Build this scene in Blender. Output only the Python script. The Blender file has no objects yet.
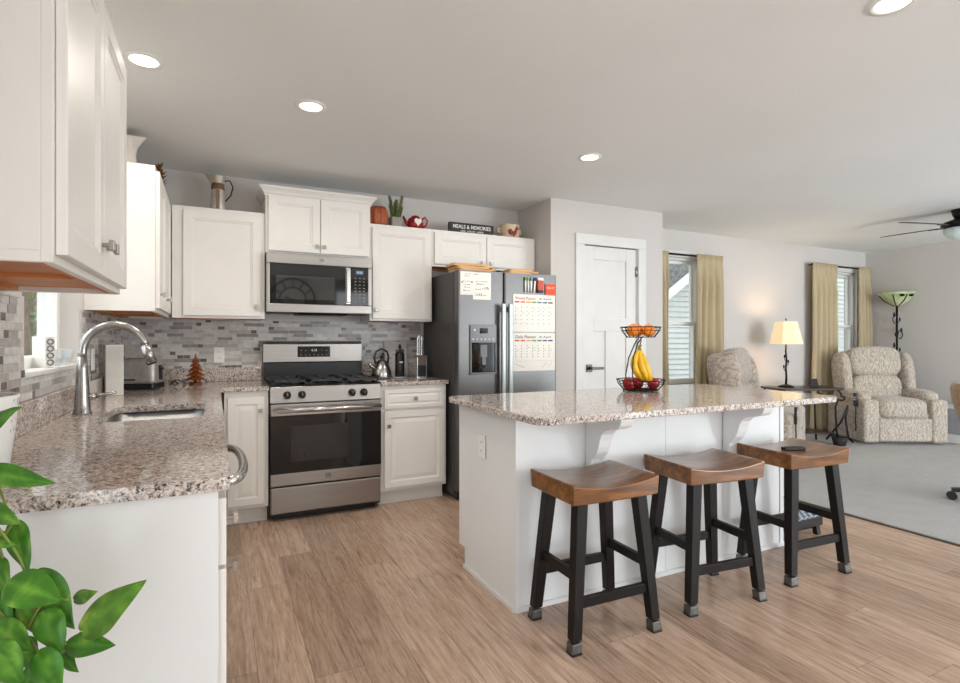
import bpy, bmesh, math, random
from mathutils import Vector, Matrix
random.seed(7)
PI = math.pi
S = bpy.context.scene
COL = S.collection

# ------------------------------------------------------------------ camera
FOC = 542.5
cam_d = bpy.data.cameras.new('camera')
cam = bpy.data.objects.new('camera', cam_d); COL.objects.link(cam)
cam.location = (0.5857, -4.497, 1.2237)
cam.rotation_euler = (PI/2, 0, -0.4547)
cam_d.sensor_width = 36.0; cam_d.sensor_fit = 'HORIZONTAL'
cam_d.lens = 36.0*FOC/960
cam_d.shift_y = (341.5-339.7)/960*-1.0
cam_d.clip_start = 0.05
S.camera = cam

# ------------------------------------------------------------------ world, lights, exposure
S.view_settings.view_transform = 'Standard'
S.view_settings.look = 'None'
S.view_settings.gamma = 1.0
S.view_settings.use_curve_mapping = False
S.view_settings.exposure = 0.36
W = bpy.data.worlds.new('world'); S.world = W; W.use_nodes = True
wb = W.node_tree.nodes['Background']
wb.inputs[0].default_value = (0.86, 0.93, 1.0, 1); wb.inputs[1].default_value = 1.6

def area(name, loc, rot, sx, sy, power, col=(1, 1, 1)):
    d = bpy.data.lights.new(name, 'AREA'); d.shape = 'RECTANGLE'; d.size = sx; d.size_y = sy
    d.energy = power; d.color = col
    o = bpy.data.objects.new(name, d); COL.objects.link(o); o.location = loc; o.rotation_euler = rot
    return o
# fill lamps added behind the camera and outside the kitchen window; living daylight assumed
area('left_wall_fill', (0.02, -6.05, 1.12), (0, -PI/2, 0), 2.0, 2.2, 62, (0.88, 0.95, 1.0))  # fill lamp added in an unseen left-wall opening, lights end panel and island
area('front_wall_fill', (3.9, -7.42, 1.15), (PI/2, 0, 0), 2.2, 2.1, 24, (0.95, 0.98, 1.0))  # fill lamp added in an unseen front-wall opening for flatter light
area('assumed_living_daylight', (7.0, -7.42, 1.15), (PI/2, 0, -0.35), 2.6, 2.1, 185, (0.86, 0.94, 1.0))  # assumed daylight from an unseen front-wall opening, turned toward the right wall
area('kitchen_window_fill', (-1.5, -1.74, 3.1), (0, -math.radians(52), 0), 2.2, 2.6, 34, (0.86, 0.94, 1.0))  # lamp added outside above the window's view, brightens the island's left face
for nm, loc, rot, sx, sy in (('kitchen_window_portal', (-0.17, -1.74, 1.62), (0, -PI/2, 0), 1.0, 0.84), ('living_window_portal', (5.12, 0.17, 1.43), (-PI/2, 0, 0), 0.66, 1.4), ('corner_window_portal', (8.295, 0.17, 1.43), (-PI/2, 0, 0), 0.7, 1.4)):
    area(nm, loc, rot, sx, sy, 1).data.cycles.is_portal = True

# ------------------------------------------------------------------ materials
def lin(c):
    r = []
    for v in c[:3]:
        v = v/255.0
        r.append(v/12.92 if v <= 0.04045 else ((v+0.055)/1.055)**2.4)
    return (r[0], r[1], r[2], 1.0)

class NT:
    def __init__(s, name):
        s.m = bpy.data.materials.new(name); s.m.use_nodes = True
        s.t = s.m.node_tree; s.b = s.t.nodes['Principled BSDF']
    def n(s, typ, **kw):
        nd = s.t.nodes.new(typ)
        for k, v in kw.items():
            setattr(nd, k, v)
        return nd
    def l(s, a, b): s.t.links.new(a, b)
    def coord(s, scale=(1, 1, 1), rot=(0, 0, 0), kind='Object'):
        tc = s.n('ShaderNodeTexCoord'); mp = s.n('ShaderNodeMapping')
        mp.inputs['Scale'].default_value = scale; mp.inputs['Rotation'].default_value = rot
        s.l(tc.outputs[kind], mp.inputs[0]); return mp.outputs[0]
    def ramp(s, stops, fac, interp='LINEAR'):
        r = s.n('ShaderNodeValToRGB'); r.color_ramp.interpolation = interp
        e = r.color_ramp.elements
        while len(e) < len(stops): e.new(0.5)
        for i, (p, c) in enumerate(stops):
            e[i].position = p; e[i].color = lin(c) if max(c) > 1 else (c[0], c[1], c[2], 1)
        s.l(fac, r.inputs[0]); return r.outputs[0]
    def noise(s, vec, scale=5, detail=4, rough=0.5, dist=0):
        nd = s.n('ShaderNodeTexNoise'); nd.inputs['Scale'].default_value = scale
        nd.inputs['Detail'].default_value = detail; nd.inputs['Roughness'].default_value = rough
        nd.inputs['Distortion'].default_value = dist
        s.l(vec, nd.inputs['Vector']); return nd.outputs[0]
    def mix(s, f, a, b, mode='MIX'):
        m = s.n('ShaderNodeMix', data_type='RGBA', blend_type=mode)
        if isinstance(f, (int, float)): m.inputs[0].default_value = f
        else: s.l(f, m.inputs[0])
        for k, v in ((6, a), (7, b)):
            if isinstance(v, tuple): m.inputs[k].default_value = v
            else: s.l(v, m.inputs[k])
        return m.outputs[2]
    def bump(s, h, strength=0.3, dist=0.01):
        b = s.n('ShaderNodeBump'); b.inputs['Strength'].default_value = strength
        b.inputs['Distance'].default_value = dist
        s.l(h, b.inputs['Height']); s.l(b.outputs[0], s.b.inputs['Normal'])
    def set(s, **kw):
        names = dict(col='Base Color', rough='Roughness', metal='Metallic', spec='Specular IOR Level', emit='Emission Color',
                     estr='Emission Strength', trans='Transmission Weight', alpha='Alpha', coat='Coat Weight', crough='Coat Roughness', sheen='Sheen Weight', ss='Subsurface Weight')
        for k, v in kw.items():
            i = s.b.inputs[names[k]]
            if hasattr(v, 'is_output'): s.l(v, i)
            else: i.default_value = v
        return s

def plain(name, c, rough=0.5, metal=0.0, var=0.05, vs=6, **kw):
    """a plain surface with a faint mottling so it is never a single flat value"""
    a = NT(name); v = a.coord()
    n = a.noise(v, vs, 3)
    lo = tuple(max(0, x*(1-var)) for x in c); hi = tuple(min(255, x*(1+var)) for x in c)
    a.set(col=a.ramp([(0.3, lo), (0.7, hi)], n), rough=rough, metal=metal, **kw)
    return a.m

def emissive(name, c, strength, base=None):
    a = NT(name); a.set(col=lin(base or c), emit=lin(c), estr=strength, rough=0.5); return a.m

M = {}
M['white_cab'] = plain('painted_white_cabinet', (233, 229, 223), 0.38, 0, 0.012, 3)
M['white_panel'] = plain('painted_white_panel', (230, 230, 229), 0.42, 0, 0.012, 2)
M['trim'] = plain('white_trim_paint', (220, 218, 215), 0.4, 0, 0.01)
M['sheet_white'] = plain('white_plastic', (236, 236, 232), 0.3, 0, 0.01)
M['paper'] = plain('paper', (238, 234, 226), 0.8, 0, 0.02)
M['black'] = plain('black_plastic', (22, 22, 23), 0.35, 0, 0.1)
M['black_gloss'] = plain('black_gloss', (18, 18, 18), 0.05, 0, 0.1)
M['iron'] = plain('black_iron', (28, 26, 25), 0.45, 0.6, 0.15)
M['cast'] = plain('cast_iron_grate', (50, 50, 51), 0.42, 0.3, 0.15)
M['nickel'] = plain('brushed_nickel', (170, 165, 158), 0.3, 1, 0.04)
M['chrome'] = plain('chrome', (172, 170, 167), 0.25, 1, 0.02)
M['dark_ink'] = plain('dark_ink', (50, 48, 50), 0.7)
M['grey_ink'] = plain('grey_ink', (130, 128, 128), 0.7)
M['white_ink'] = plain('white_ink', (240, 238, 232), 0.6)
M['red_ink'] = plain('red_ink', (196, 70, 60), 0.7)

def wall_mat(name, c, bump=0.08, sc=260):
    a = NT(name); v = a.coord()
    n = a.noise(v, 1.3, 3); f = a.noise(v, sc, 2)
    a.set(col=a.ramp([(0.3, tuple(x*0.985 for x in c)), (0.7, c)], n), rough=0.75)
    a.bump(f, bump, 0.004); return a.m
M['wall'] = wall_mat('greige_wall_paint', (205, 199, 194))
M['ceil'] = wall_mat('ceiling_paint', (238, 239, 238), 0.35, 110)

def steel(name, c=(176, 172, 166), axis=0, rough=0.27):
    a = NT(name); sc = [2, 2, 2]; sc = [220 if i != axis else 1.5 for i in range(3)]
    v = a.coord(tuple(sc)); n = a.noise(v, 1.0, 3)
    a.set(col=a.ramp([(0.3, tuple(x*0.93 for x in c)), (0.7, c)], n), metal=1.0)
    mr = a.n('ShaderNodeMapRange'); mr.inputs[3].default_value = rough-0.05; mr.inputs[4].default_value = rough+0.08
    a.l(n, mr.inputs[0]); a.l(mr.outputs[0], a.b.inputs['Roughness'])
    return a.m
M['steel'] = steel('brushed_stainless', (172, 167, 162), 0, 0.31)
M['steel_v'] = steel('stainless_fridge_front', (114, 112, 111), 0, 0.36)
M['handle_steel'] = steel('satin_handle_steel', (180, 184, 181), 2, 0.4)
M['toaster_steel'] = plain('brushed_toaster_steel', (178, 176, 173), 0.38, 0.55, 0.05, 40)
M['sink_steel'] = steel('satin_sink_steel', (150, 150, 150), 1, 0.38)
M['steel_light'] = steel('polished_stainless', (215, 213, 210), 0, 0.2)
M['fridge_side'] = plain('dark_grey_textured_metal', (74, 71, 70), 0.5, 0.2, 0.06, 40)

def granite():
    a = NT('speckled_granite'); v = a.coord()
    def vor(scale, rnd=1.0):
        nd = a.n('ShaderNodeTexVoronoi'); nd.inputs['Scale'].default_value = scale
        nd.inputs['Randomness'].default_value = rnd
        d = a.n('ShaderNodeVectorMath', operation='ADD')
        nz = a.n('ShaderNodeTexNoise'); nz.inputs['Scale'].default_value = 70; a.l(v, nz.inputs['Vector'])
        sc = a.n('ShaderNodeVectorMath', operation='SCALE'); sc.inputs['Scale'].default_value = 0.012
        a.l(nz.outputs['Color'], sc.inputs[0]); a.l(v, d.inputs[0]); a.l(sc.outputs[0], d.inputs[1])
        a.l(d.outputs[0], nd.inputs['Vector'])
        sp = a.n('ShaderNodeSeparateColor'); a.l(nd.outputs['Color'], sp.inputs[0]); return sp.outputs[0]
    big = a.ramp([(0.0, (205, 192, 182)), (0.30, (176, 158, 147)), (0.52, (216, 206, 198)), (0.64, (118, 109, 104)), (0.75, (36, 32, 31)), (0.91, (182, 164, 152))], vor(125), 'CONSTANT')
    small = a.ramp([(0.0, (52, 47, 46)), (0.12, (150, 132, 122)), (0.3, (214, 202, 192)), (0.62, (236, 228, 220)), (0.85, (110, 102, 98))], vor(260), 'CONSTANT')
    c = a.mix(0.42, big, small)
    a.set(col=c, rough=0.09, spec=0.42)
    return a.m
M['granite'] = granite()

def wood(name, stops, scale=(3, 40, 40), rough=0.35, attr=False, ringd=2.0, coat=0.0, spec=0.5):
    a = NT(name); v = a.coord(scale)
    if attr:
        at = a.n('ShaderNodeAttribute', attribute_name='tone'); at.attribute_type = 'GEOMETRY'
        ad = a.n('ShaderNodeVectorMath', operation='ADD')
        ml = a.n('ShaderNodeVectorMath', operation='SCALE'); ml.inputs['Scale'].default_value = 37.0
        a.l(at.outputs['Color'], ml.inputs[0]); a.l(v, ad.inputs[0]); a.l(ml.outputs[0], ad.inputs[1]); v = ad.outputs[0]
    n = a.noise(v, 1.0, 6, 0.6, ringd)
    c = a.ramp(stops, n)
    if attr:
        sp = a.n('ShaderNodeSeparateColor'); a.l(at.outputs['Color'], sp.inputs[0])
        t = a.ramp([(0.0, (0.74, 0.72, 0.71)), (0.5, (0.96, 0.95, 0.94)), (1.0, (1.0, 1.0, 1.0))], sp.outputs[0])
        c = a.mix(1.0, c, t, 'MULTIPLY')
        fg = a.noise(v, 5.5, 3, 0.7, 0.3)
        c = a.mix(1.0, c, a.ramp([(0.36, (0.80, 0.78, 0.76)), (0.52, (1.0, 1.0, 1.0))], fg), 'MULTIPLY')
    a.set(col=c, rough=rough, coat=coat, spec=spec)
    a.bump(n, 0.06, 0.003)
    return a.m
M['floor'] = wood('hardwood_planks', [(0.24, (136, 110, 92)), (0.36, (172, 143, 122)), (0.50, (194, 165, 144)), (0.64, (204, 177, 156)), (0.80, (217, 193, 174))], (34, 2.2, 34), 0.24, True, 1.6)
M['seat_wood'] = wood('stool_seat_wood', [(0.2, (66, 39, 15)), (0.45, (108, 67, 29)), (0.6, (136, 88, 41)), (0.8, (164, 113, 57))], (3, 26, 26), 0.28, False, 1.0, 0.3)
M['leg_wood'] = wood('espresso_leg_wood', [(0.2, (14, 11, 10)), (0.6, (25, 19, 17)), (0.85, (46, 35, 30))], (40, 40, 3), 0.42, spec=0.25)
M['ply'] = wood('natural_plywood', [(0.2, (178, 104, 46)), (0.5, (206, 128, 62)), (0.8, (224, 152, 84))], (30, 3, 30), 0.5)
M['board'] = wood('maple_board', [(0.2, (190, 142, 88)), (0.5, (214, 168, 112)), (0.8, (228, 190, 138))], (3, 30, 30), 0.5)
M['dark_wood'] = wood('dark_table_wood', [(0.2, (34, 24, 20)), (0.6, (58, 40, 32)), (0.85, (82, 58, 44))], (3, 30, 30), 0.3)
M['copper'] = wood('copper_sheet', [(0.2, (84, 38, 14)), (0.5, (128, 62, 24)), (0.8, (168, 92, 44))], (60, 60, 8), 0.42)
M['terracotta'] = wood('carved_orange_wood', [(0.2, (96, 40, 20)), (0.5, (164, 82, 46)), (0.8, (196, 116, 72))], (40, 40, 4), 0.55)

def carpet():
    a = NT('grey_carpet_pile'); v = a.coord()
    n1 = a.noise(v, 420, 3, 0.7); n2 = a.noise(v, 6, 4, 0.6)
    c = a.mix(0.35, a.ramp([(0.3, (168, 166, 164)), (0.7, (224, 222, 220))], n1), a.ramp([(0.35, (190, 188, 186)), (0.65, (208, 206, 204))], n2))
    a.set(col=c, rough=0.95, spec=0.1, sheen=0.2); a.bump(n1, 0.9, 0.01); return a.m
M['carpet'] = carpet()
M['cap_metal'] = plain('galvanized_cap', (112, 111, 109), .38, .9, .1, 60)

def fabric(name, stops, scale=7.0):
    a = NT(name); v = a.coord()
    n = a.noise(v, 3.2*scale/3, 4, 0.55, 2.6)
    w = a.n('ShaderNodeTexWave'); w.inputs['Scale'].default_value = scale*0.9; w.inputs['Distortion'].default_value = 14
    w.inputs['Detail'].default_value = 3; w.inputs['Detail Scale'].default_value = 1.6; a.l(v, w.inputs['Vector'])
    c = a.mix(0.5, a.ramp(stops, n), a.ramp(stops, w.outputs['Fac']))
    f = a.noise(v, 500, 2)
    a.set(col=c, rough=0.9, spec=0.15, sheen=0.3); a.bump(f, 0.3, 0.003); return a.m
M['paisley'] = fabric('paisley_upholstery', [(0.25, (146, 134, 121)), (0.42, (196, 184, 169)), (0.55, (164, 151, 138)), (0.72, (206, 195, 181))], 10)
M['tan_fabric'] = fabric('tan_upholstery', [(0.3, (140, 112, 84)), (0.7, (172, 142, 110))], 9)

def curtain_mat(name, c):
    a = NT(name); v = a.coord((60, 60, 400)); n = a.noise(v, 1, 2)
    a.set(col=a.ramp([(0.3, tuple(x*0.92 for x in c)), (0.7, c)], n), rough=0.9, spec=0.1)
    tr = a.n('ShaderNodeBsdfTranslucent'); tr.inputs[0].default_value = lin((222, 208, 176))
    mx = a.n('ShaderNodeMixShader'); mx.inputs[0].default_value = 0.22
    out = a.t.nodes['Material Output']
    a.l(a.b.outputs[0], mx.inputs[1]); a.l(tr.outputs[0], mx.inputs[2]); a.l(mx.outputs[0], out.inputs[0])
    return a.m
M['curtain'] = curtain_mat('tan_curtain_linen', (212, 194, 160))

def glass(name, tint=(1, 1, 1), refl=0.08):
    a = NT(name); out = a.t.nodes['Material Output']
    t = a.n('ShaderNodeBsdfTransparent'); t.inputs[0].default_value = (*tint, 1)
    g = a.n('ShaderNodeBsdfGlossy'); g.inputs['Roughness'].default_value = 0.02
    fr = a.n('ShaderNodeLayerWeight'); fr.inputs[0].default_value = 0.5
    pw = a.n('ShaderNodeMath', operation='POWER'); pw.inputs[1].default_value = 4.0; a.l(fr.outputs['Facing'], pw.inputs[0])
    ad = a.n('ShaderNodeMath', operation='MULTIPLY_ADD'); ad.inputs[1].default_value = 0.5; ad.inputs[2].default_value = refl*0.4; a.l(pw.outputs[0], ad.inputs[0])
    mx = a.n('ShaderNodeMixShader'); a.l(ad.outputs[0], mx.inputs[0])
    a.l(t.outputs[0], mx.inputs[1]); a.l(g.outputs[0], mx.inputs[2]); a.l(mx.outputs[0], out.inputs[0]); return a.m
M['glass'] = glass('window_glass')
M['clear'] = glass('clear_acrylic', (0.9, 0.92, 0.93))

def leafm():
    a = NT('pothos_leaf'); v = a.coord(kind='UV')
    n = a.noise(a.coord(), 16, 3, 0.5, 1.0)
    c = a.ramp([(0.30, (58, 118, 34)), (0.55, (84, 146, 44)), (0.68, (120, 170, 64)), (0.80, (200, 212, 130))], n)
    at = a.n('ShaderNodeAttribute', attribute_name='tone'); at.attribute_type = 'GEOMETRY'
    c = a.mix(1.0, c, at.outputs['Color'], 'MULTIPLY')
    a.set(col=c, rough=0.32, ss=0.0); return a.m
M['leaf'] = leafm()
M['stem'] = plain('green_stem', (118, 132, 58), 0.5, 0, 0.15, 30)

# ------------------------------------------------------------------ geometry helpers
class MB:
    def __init__(s): s.bm = bmesh.new(); s.mi = 0; s.sm = False
    def _f(s, faces, smooth=None):
        for f in faces:
            f.material_index = s.mi; f.smooth = s.sm if smooth is None else smooth
    def face(s, vs, smooth=None):
        try:
            f = s.bm.faces.new(vs); s._f([f], smooth); return f
        except ValueError: return None
    def v(s, p): return s.bm.verts.new(p)
    def box(s, x0, x1, y0, y1, z0, z1, mat=None):
        vs = [s.v((x, y, z)) for x in (x0, x1) for y in (y0, y1) for z in (z0, z1)]
        if mat is not None:
            for q in vs: q.co = mat @ q.co
        for i in ((0, 1, 3, 2), (4, 6, 7, 5), (0, 4, 5, 1), (2, 3, 7, 6), (0, 2, 6, 4), (1, 5, 7, 3)):
            s.face([vs[k] for k in i])
        return s
    def loft(s, rings, cap=True, smooth=True, close=True):
        R = [[s.v(p) for p in r] for r in rings]
        for a, b in zip(R, R[1:]):
            n = len(a)
            for i in range(n if close else n-1):
                s.face([a[i], a[(i+1) % n], b[(i+1) % n], b[i]], smooth)
        if cap:
            if len(R[0]) > 2: s.face(R[0][::-1], False); s.face(R[-1], False)
        return s
    def lathe(s, prof, c=(0, 0, 0), seg=24, cap=True, smooth=True):
        rings = []
        for r, z in prof:
            rings.append([(c[0]+r*math.cos(2*PI*i/seg), c[1]+r*math.sin(2*PI*i/seg), c[2]+z) for i in range(seg)])
        return s.loft(rings, cap, smooth)
    def cyl(s, p0, p1, r0, r1=None, seg=16, cap=True, smooth=True):
        r1 = r0 if r1 is None else r1
        a = Vector(p0); b = Vector(p1); d = (b-a).normalized()
        q = d.to_track_quat('Z', 'Y').to_matrix()
        f = lambda c, r: [tuple(c + q @ Vector((r*math.cos(2*PI*i/seg), r*math.sin(2*PI*i/seg), 0))) for i in range(seg)]
        return s.loft([f(a, r0), f(b, r1)], cap, smooth)
    def beam(s, p0, p1, w0, d0, w1=None, d1=None):
        """square bar with its faces kept along x and y"""
        w1 = w0 if w1 is None else w1; d1 = d0 if d1 is None else d1
        f = lambda p, w, d: [(p[0]-w/2, p[1]-d/2, p[2]), (p[0]+w/2, p[1]-d/2, p[2]), (p[0]+w/2, p[1]+d/2, p[2]), (p[0]-w/2, p[1]+d/2, p[2])]
        return s.loft([f(p0, w0, d0), f(p1, w1, d1)], True, False)
    def bar(s, p0, p1, w, h):
        a = Vector(p0); b = Vector(p1); d = (b-a).normalized()
        side = d.cross(Vector((0, 0, 1)))
        if side.length < 1e-4: side = Vector((1, 0, 0))
        side.normalize(); up = side.cross(d)
        f = lambda c: [tuple(c+side*x*w/2+up*y*h/2) for x, y in ((-1, -1), (1, -1), (1, 1), (-1, 1))]
        return s.loft([f(a), f(b)], True, False)
    def tube(s, pts, r, seg=8, close=False):
        P = [Vector(p) for p in pts]; n = len(P); rings = []
        up = None
        for i in range(n):
            if close: d = P[(i+1) % n]-P[i-1]
            else: d = P[min(i+1, n-1)]-P[max(i-1, 0)]
            d.normalize()
            if up is None:
                up = Vector((0, 0, 1)) if abs(d.z) < 0.9 else Vector((1, 0, 0))
            sd = d.cross(up).normalized(); up = sd.cross(d).normalized()
            rr = r(i/(n-1)) if callable(r) else r
            rings.append([tuple(P[i]+sd*rr*math.cos(2*PI*k/seg)+up*rr*math.sin(2*PI*k/seg)) for k in range(seg)])
        if close: rings.append(rings[0])
        return s.loft(rings, not close, True)
    def sphere(s, c, rx, ry=None, rz=None, u=16, v=10):
        ry = ry or rx; rz = rz or rx
        rings = []
        for j in range(v+1):
            t = PI*j/v; q = max(math.sin(t), 0.002)
            rings.append([(c[0]+rx*q*math.cos(2*PI*i/u), c[1]+ry*q*math.sin(2*PI*i/u), c[2]-rz*math.cos(t)) for i in range(u)])
        return s.loft(rings, True, True)
    def poly(s, pts, axis, a, b):
        """extrude a 2-D outline (other two axes in order) from a to b along axis"""
        def P(p, t):
            return {'x': (t, p[0], p[1]), 'y': (p[0], t, p[1]), 'z': (p[0], p[1], t)}[axis]
        A = [s.v(P(p, a)) for p in pts]; B = [s.v(P(p, b)) for p in pts]; n = len(pts)
        s.face(A[::-1]); s.face(B)
        for i in range(n): s.face([A[i], A[(i+1) % n], B[(i+1) % n], B[i]])
        return s
    def rings_y(s, x0, x1, z0, z1, y, prof):
        """framed panel facing -y: prof = [(inset, setback), ...] from the back edge to the centre"""
        R = []
        for ins, dep in prof:
            R.append([s.v(p) for p in ((x0+ins, y+dep, z0+ins), (x1-ins, y+dep, z0+ins), (x1-ins, y+dep, z1-ins), (x0+ins, y+dep, z1-ins))])
        for a, b in zip(R, R[1:]):
            for i in range(4): s.face([a[i], a[(i+1) % 4], b[(i+1) % 4], b[i]])
        s.face(R[-1]); s.face(R[0][::-1])
        return s
    def rot(s, m):
        for q in s.bm.verts: q.co = m @ q.co
        return s
    def build(s, name, mats, parent=None, bevel=0, seg=2, sub=0, loc=None, ang=35, smooth=False):
        me = bpy.data.meshes.new(name)
        bmesh.ops.recalc_face_normals(s.bm, faces=s.bm.faces[:])
        s.bm.to_mesh(me); s.bm.free()
        for m in (mats if isinstance(mats, (list, tuple)) else [mats]):
            me.materials.append(M[m] if isinstance(m, str) else m)
        o = bpy.data.objects.new(name, me); COL.objects.link(o)
        if parent is not None: o.parent = parent
        if loc is not None: o.location = loc
        if smooth:
            for p in me.polygons: p.use_smooth = True
        if bevel:
            b = o.modifiers.new('bevel', 'BEVEL'); b.width = bevel; b.segments = seg; b.limit_method = 'ANGLE'; b.angle_limit = math.radians(ang)
        if sub:
            m = o.modifiers.new('sub', 'SUBSURF'); m.levels = sub; m.render_levels = sub
            for p in me.polygons: p.use_smooth = True
        return o

def tag(o, label, cat, group=None):
    o['label'] = label; o['category'] = cat
    if group: o['group'] = group
    return o
def T(name, label, cat, loc=(0, 0, 0), rz=0.0, group=None):
    o = bpy.data.objects.new(name, None); COL.objects.link(o); o.empty_display_size = 0.1
    o.location = loc; o.rotation_euler = (0, 0, rz)
    return tag(o, label, cat, group)
def struct(o): o['kind'] = 'structure'; return o
def kids(o): return [c for c in bpy.data.objects if c.parent == o]
def copy_tree(o, parent=None):
    c = o.copy(); COL.objects.link(c); c.parent = parent
    for ch in kids(o): copy_tree(ch, c)
    return c

def text_part(name, body, size, mat, parent, loc, rot=(PI/2, 0, 0), align='LEFT', depth=0.0006, wide=None, bold=0.0):
    """lettering as a mesh part; faces -y by default"""
    cu = bpy.data.curves.new(name, 'FONT'); cu.body = body; cu.size = size; cu.extrude = depth
    cu.align_x = align; cu.offset = bold
    tmp = bpy.data.objects.new('tmp', cu); COL.objects.link(tmp)
    dg = bpy.context.evaluated_depsgraph_get(); dg.update()
    me = bpy.data.meshes.new_from_object(tmp.evaluated_get(dg))
    bpy.data.objects.remove(tmp)
    if wide:
        xs = [q.co.x for q in me.vertices]; k = wide/(max(xs)-min(xs))
        for q in me.vertices: q.co.x *= k
    me.materials.clear(); me.materials.append(M[mat])
    o = bpy.data.objects.new(name, me); COL.objects.link(o); o.parent = parent
    o.location = loc; o.rotation_euler = rot; return o

def rrect(x0, x1, y0, y1, r, n=6):
    P = []
    for cx, cy, a0 in ((x1-r, y1-r, 0), (x0+r, y1-r, PI/2), (x0+r, y0+r, PI), (x1-r, y0+r, 1.5*PI)):
        for i in range(n+1):
            a = a0+PI/2*i/n; P.append((cx+r*math.cos(a), cy+r*math.sin(a)))
    return P
def slab(mb, outer, holes, z0, z1):
    for z in (z0, z1):
        loops = []
        for L in [outer]+holes:
            vs = [mb.v((p[0], p[1], z)) for p in L]
            es = [mb.bm.edges.new((vs[i], vs[(i+1) % len(vs)])) for i in range(len(vs))]
            loops.append((vs, es))
        if not holes: mb.face(loops[0][0])
        else:
            r = bmesh.ops.triangle_fill(mb.bm, use_beauty=True, edges=[e for _, es in loops for e in es])
            mb._f([g for g in r['geom'] if isinstance(g, bmesh.types.BMFace)])
        if z == z0: low = loops
        else:
            for (a, _), (b, _) in zip(low, loops):
                for i in range(len(a)): mb.face([a[i], a[(i+1) % len(a)], b[(i+1) % len(a)], b[i]])
    return mb

# ------------------------------------------------------------------ the setting
H = 2.45; XR = 8.85; YF = -7.5; XC = 4.56
def tones(o, vals):
    at = o.data.attributes.new('tone', 'FLOAT_COLOR', 'FACE')
    for i, t in enumerate(vals): at.data[i].color = t
def planks():
    mb = MB(); tn = []; rnd = random.Random(3)
    x = 0.0; pw = 0.182
    while x < XC-0.001:
        x1 = min(x+pw, XC); y = YF - rnd.uniform(0, 1.1)
        while y < 0:
            y1 = y+1.22; a = max(y, YF); b = min(y1, 0.0)
            if b > a+0.01:
                g = 0.0007; n0 = len(mb.bm.faces)
                vs = [mb.v(p) for p in ((x+g, a+g, 0), (x1-g, a+g, 0), (x1-g, b-g, 0), (x+g, b-g, 0))]
                mb.face(vs); t = (rnd.random(), rnd.random(), rnd.random(), 1)
                tn += [t]*(len(mb.bm.faces)-n0)
            y = y1
        x = x1
    n0 = len(mb.bm.faces); mb.mi = 1; mb.box(0, XC, YF, 0, -0.06, -0.0012)
    tn += [(0.1, .1, .1, 1)]*(len(mb.bm.faces)-n0)
    o = mb.build('floor', ['floor', 'black']); tones(o, tn); return struct(o)
planks()
struct(MB().box(XC, XR, YF, 0, -0.06, 0.012).build('floor_carpet', 'carpet'))
struct(MB().box(XC-0.018, XC+0.012, YF, -0.56, -0.002, 0.008).build('trim_1', plain('dark_transition_strip', (92, 80, 70), 0.4, 0.3)))
struct(MB().box(-0.16, XR+0.15, YF-0.15, 0.16, H, H+0.1).build('ceiling', 'ceil'))

def wall_with_holes(name, axis, lo, hi, a, b, holes, mat='wall'):
    """wall slab: axis 'y' spans x in lo..hi (thickness a..b in y), axis 'x' spans y"""
    mb = MB(); xs = sorted(set([lo, hi]+[h[0] for h in holes]+[h[1] for h in holes]))
    def bx(u0, u1, z0, z1):
        if u1-u0 < 1e-4 or z1-z0 < 1e-4: return
        if axis == 'y': mb.box(u0, u1, a, b, z0, z1)
        else: mb.box(a, b, u0, u1, z0, z1)
    for u0, u1 in zip(xs, xs[1:]):
        hs = sorted([h for h in holes if h[0] <= u0+1e-6 and h[1] >= u1-1e-6], key=lambda h: h[2])
        z = 0.0
        for h in hs: bx(u0, u1, z, h[2]); z = h[3]
        bx(u0, u1, z, H)
    return struct(mb.build(name, mat))
W1 = (4.70, 5.60, 0.72, 2.15); W2 = (7.93, 8.62, 0.72, 2.15); WK = (-2.17, -1.31, 1.105, 2.15)
wall_with_holes('wall_back', 'y', -0.16, XR+0.15, 0.0, 0.16, [W1, W2])
wall_with_holes('wall_left', 'x', YF, 0.0, -0.16, 0.0, [WK, (-7.1, -5.0, 0.05, 2.2)])  # second opening is unseen, added to hold the left fill lamp
wall_with_holes('wall_right', 'x', YF, 0.0, XR, XR+0.15, [])
wall_with_holes('wall_front', 'y', -0.16, XR+0.15, YF-0.15, YF, [(2.8, 5.0, 0.05, 2.2), (5.7, 8.3, 0.05, 2.2)])  # unseen openings: one added for the fill lamp, one assumed for living daylight
# pantry closet: a side wall beside the fridge and a front wall with the door
struct(MB().box(3.19, 3.30, -0.56, 0.0, 0, H).build('wall_pantry_side', 'wall'))
wall_with_holes('wall_pantry_front', 'y', 3.30, 4.475, -0.56, -0.45, [(3.537, 4.16, 0, 2.075)])
struct(MB().box(4.365, 4.475, -0.45, 0.0, 0, H).build('wall_pantry_return', 'wall'))

# baseboards
def base_b(name, pts):
    mb = MB(); mb.box(*pts); struct(mb.build(name, 'trim', bevel=0.004))
base_b('baseboard_back', (4.49, XR, -0.014, 0, 0.0125, 0.11))
base_b('baseboard_right', (XR-0.014, XR, YF, -0.015, 0.012, 0.11))
mb = MB(); mb.box(3.19, 3.44, -0.574, -0.56, 0, 0.10); mb.box(4.257, 4.489, -0.574, -0.56, 0, 0.10); mb.box(4.475, 4.489, -0.56, -0.015, 0, 0.10)
struct(mb.build('baseboard_pantry', 'trim', bevel=0.004))

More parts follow.
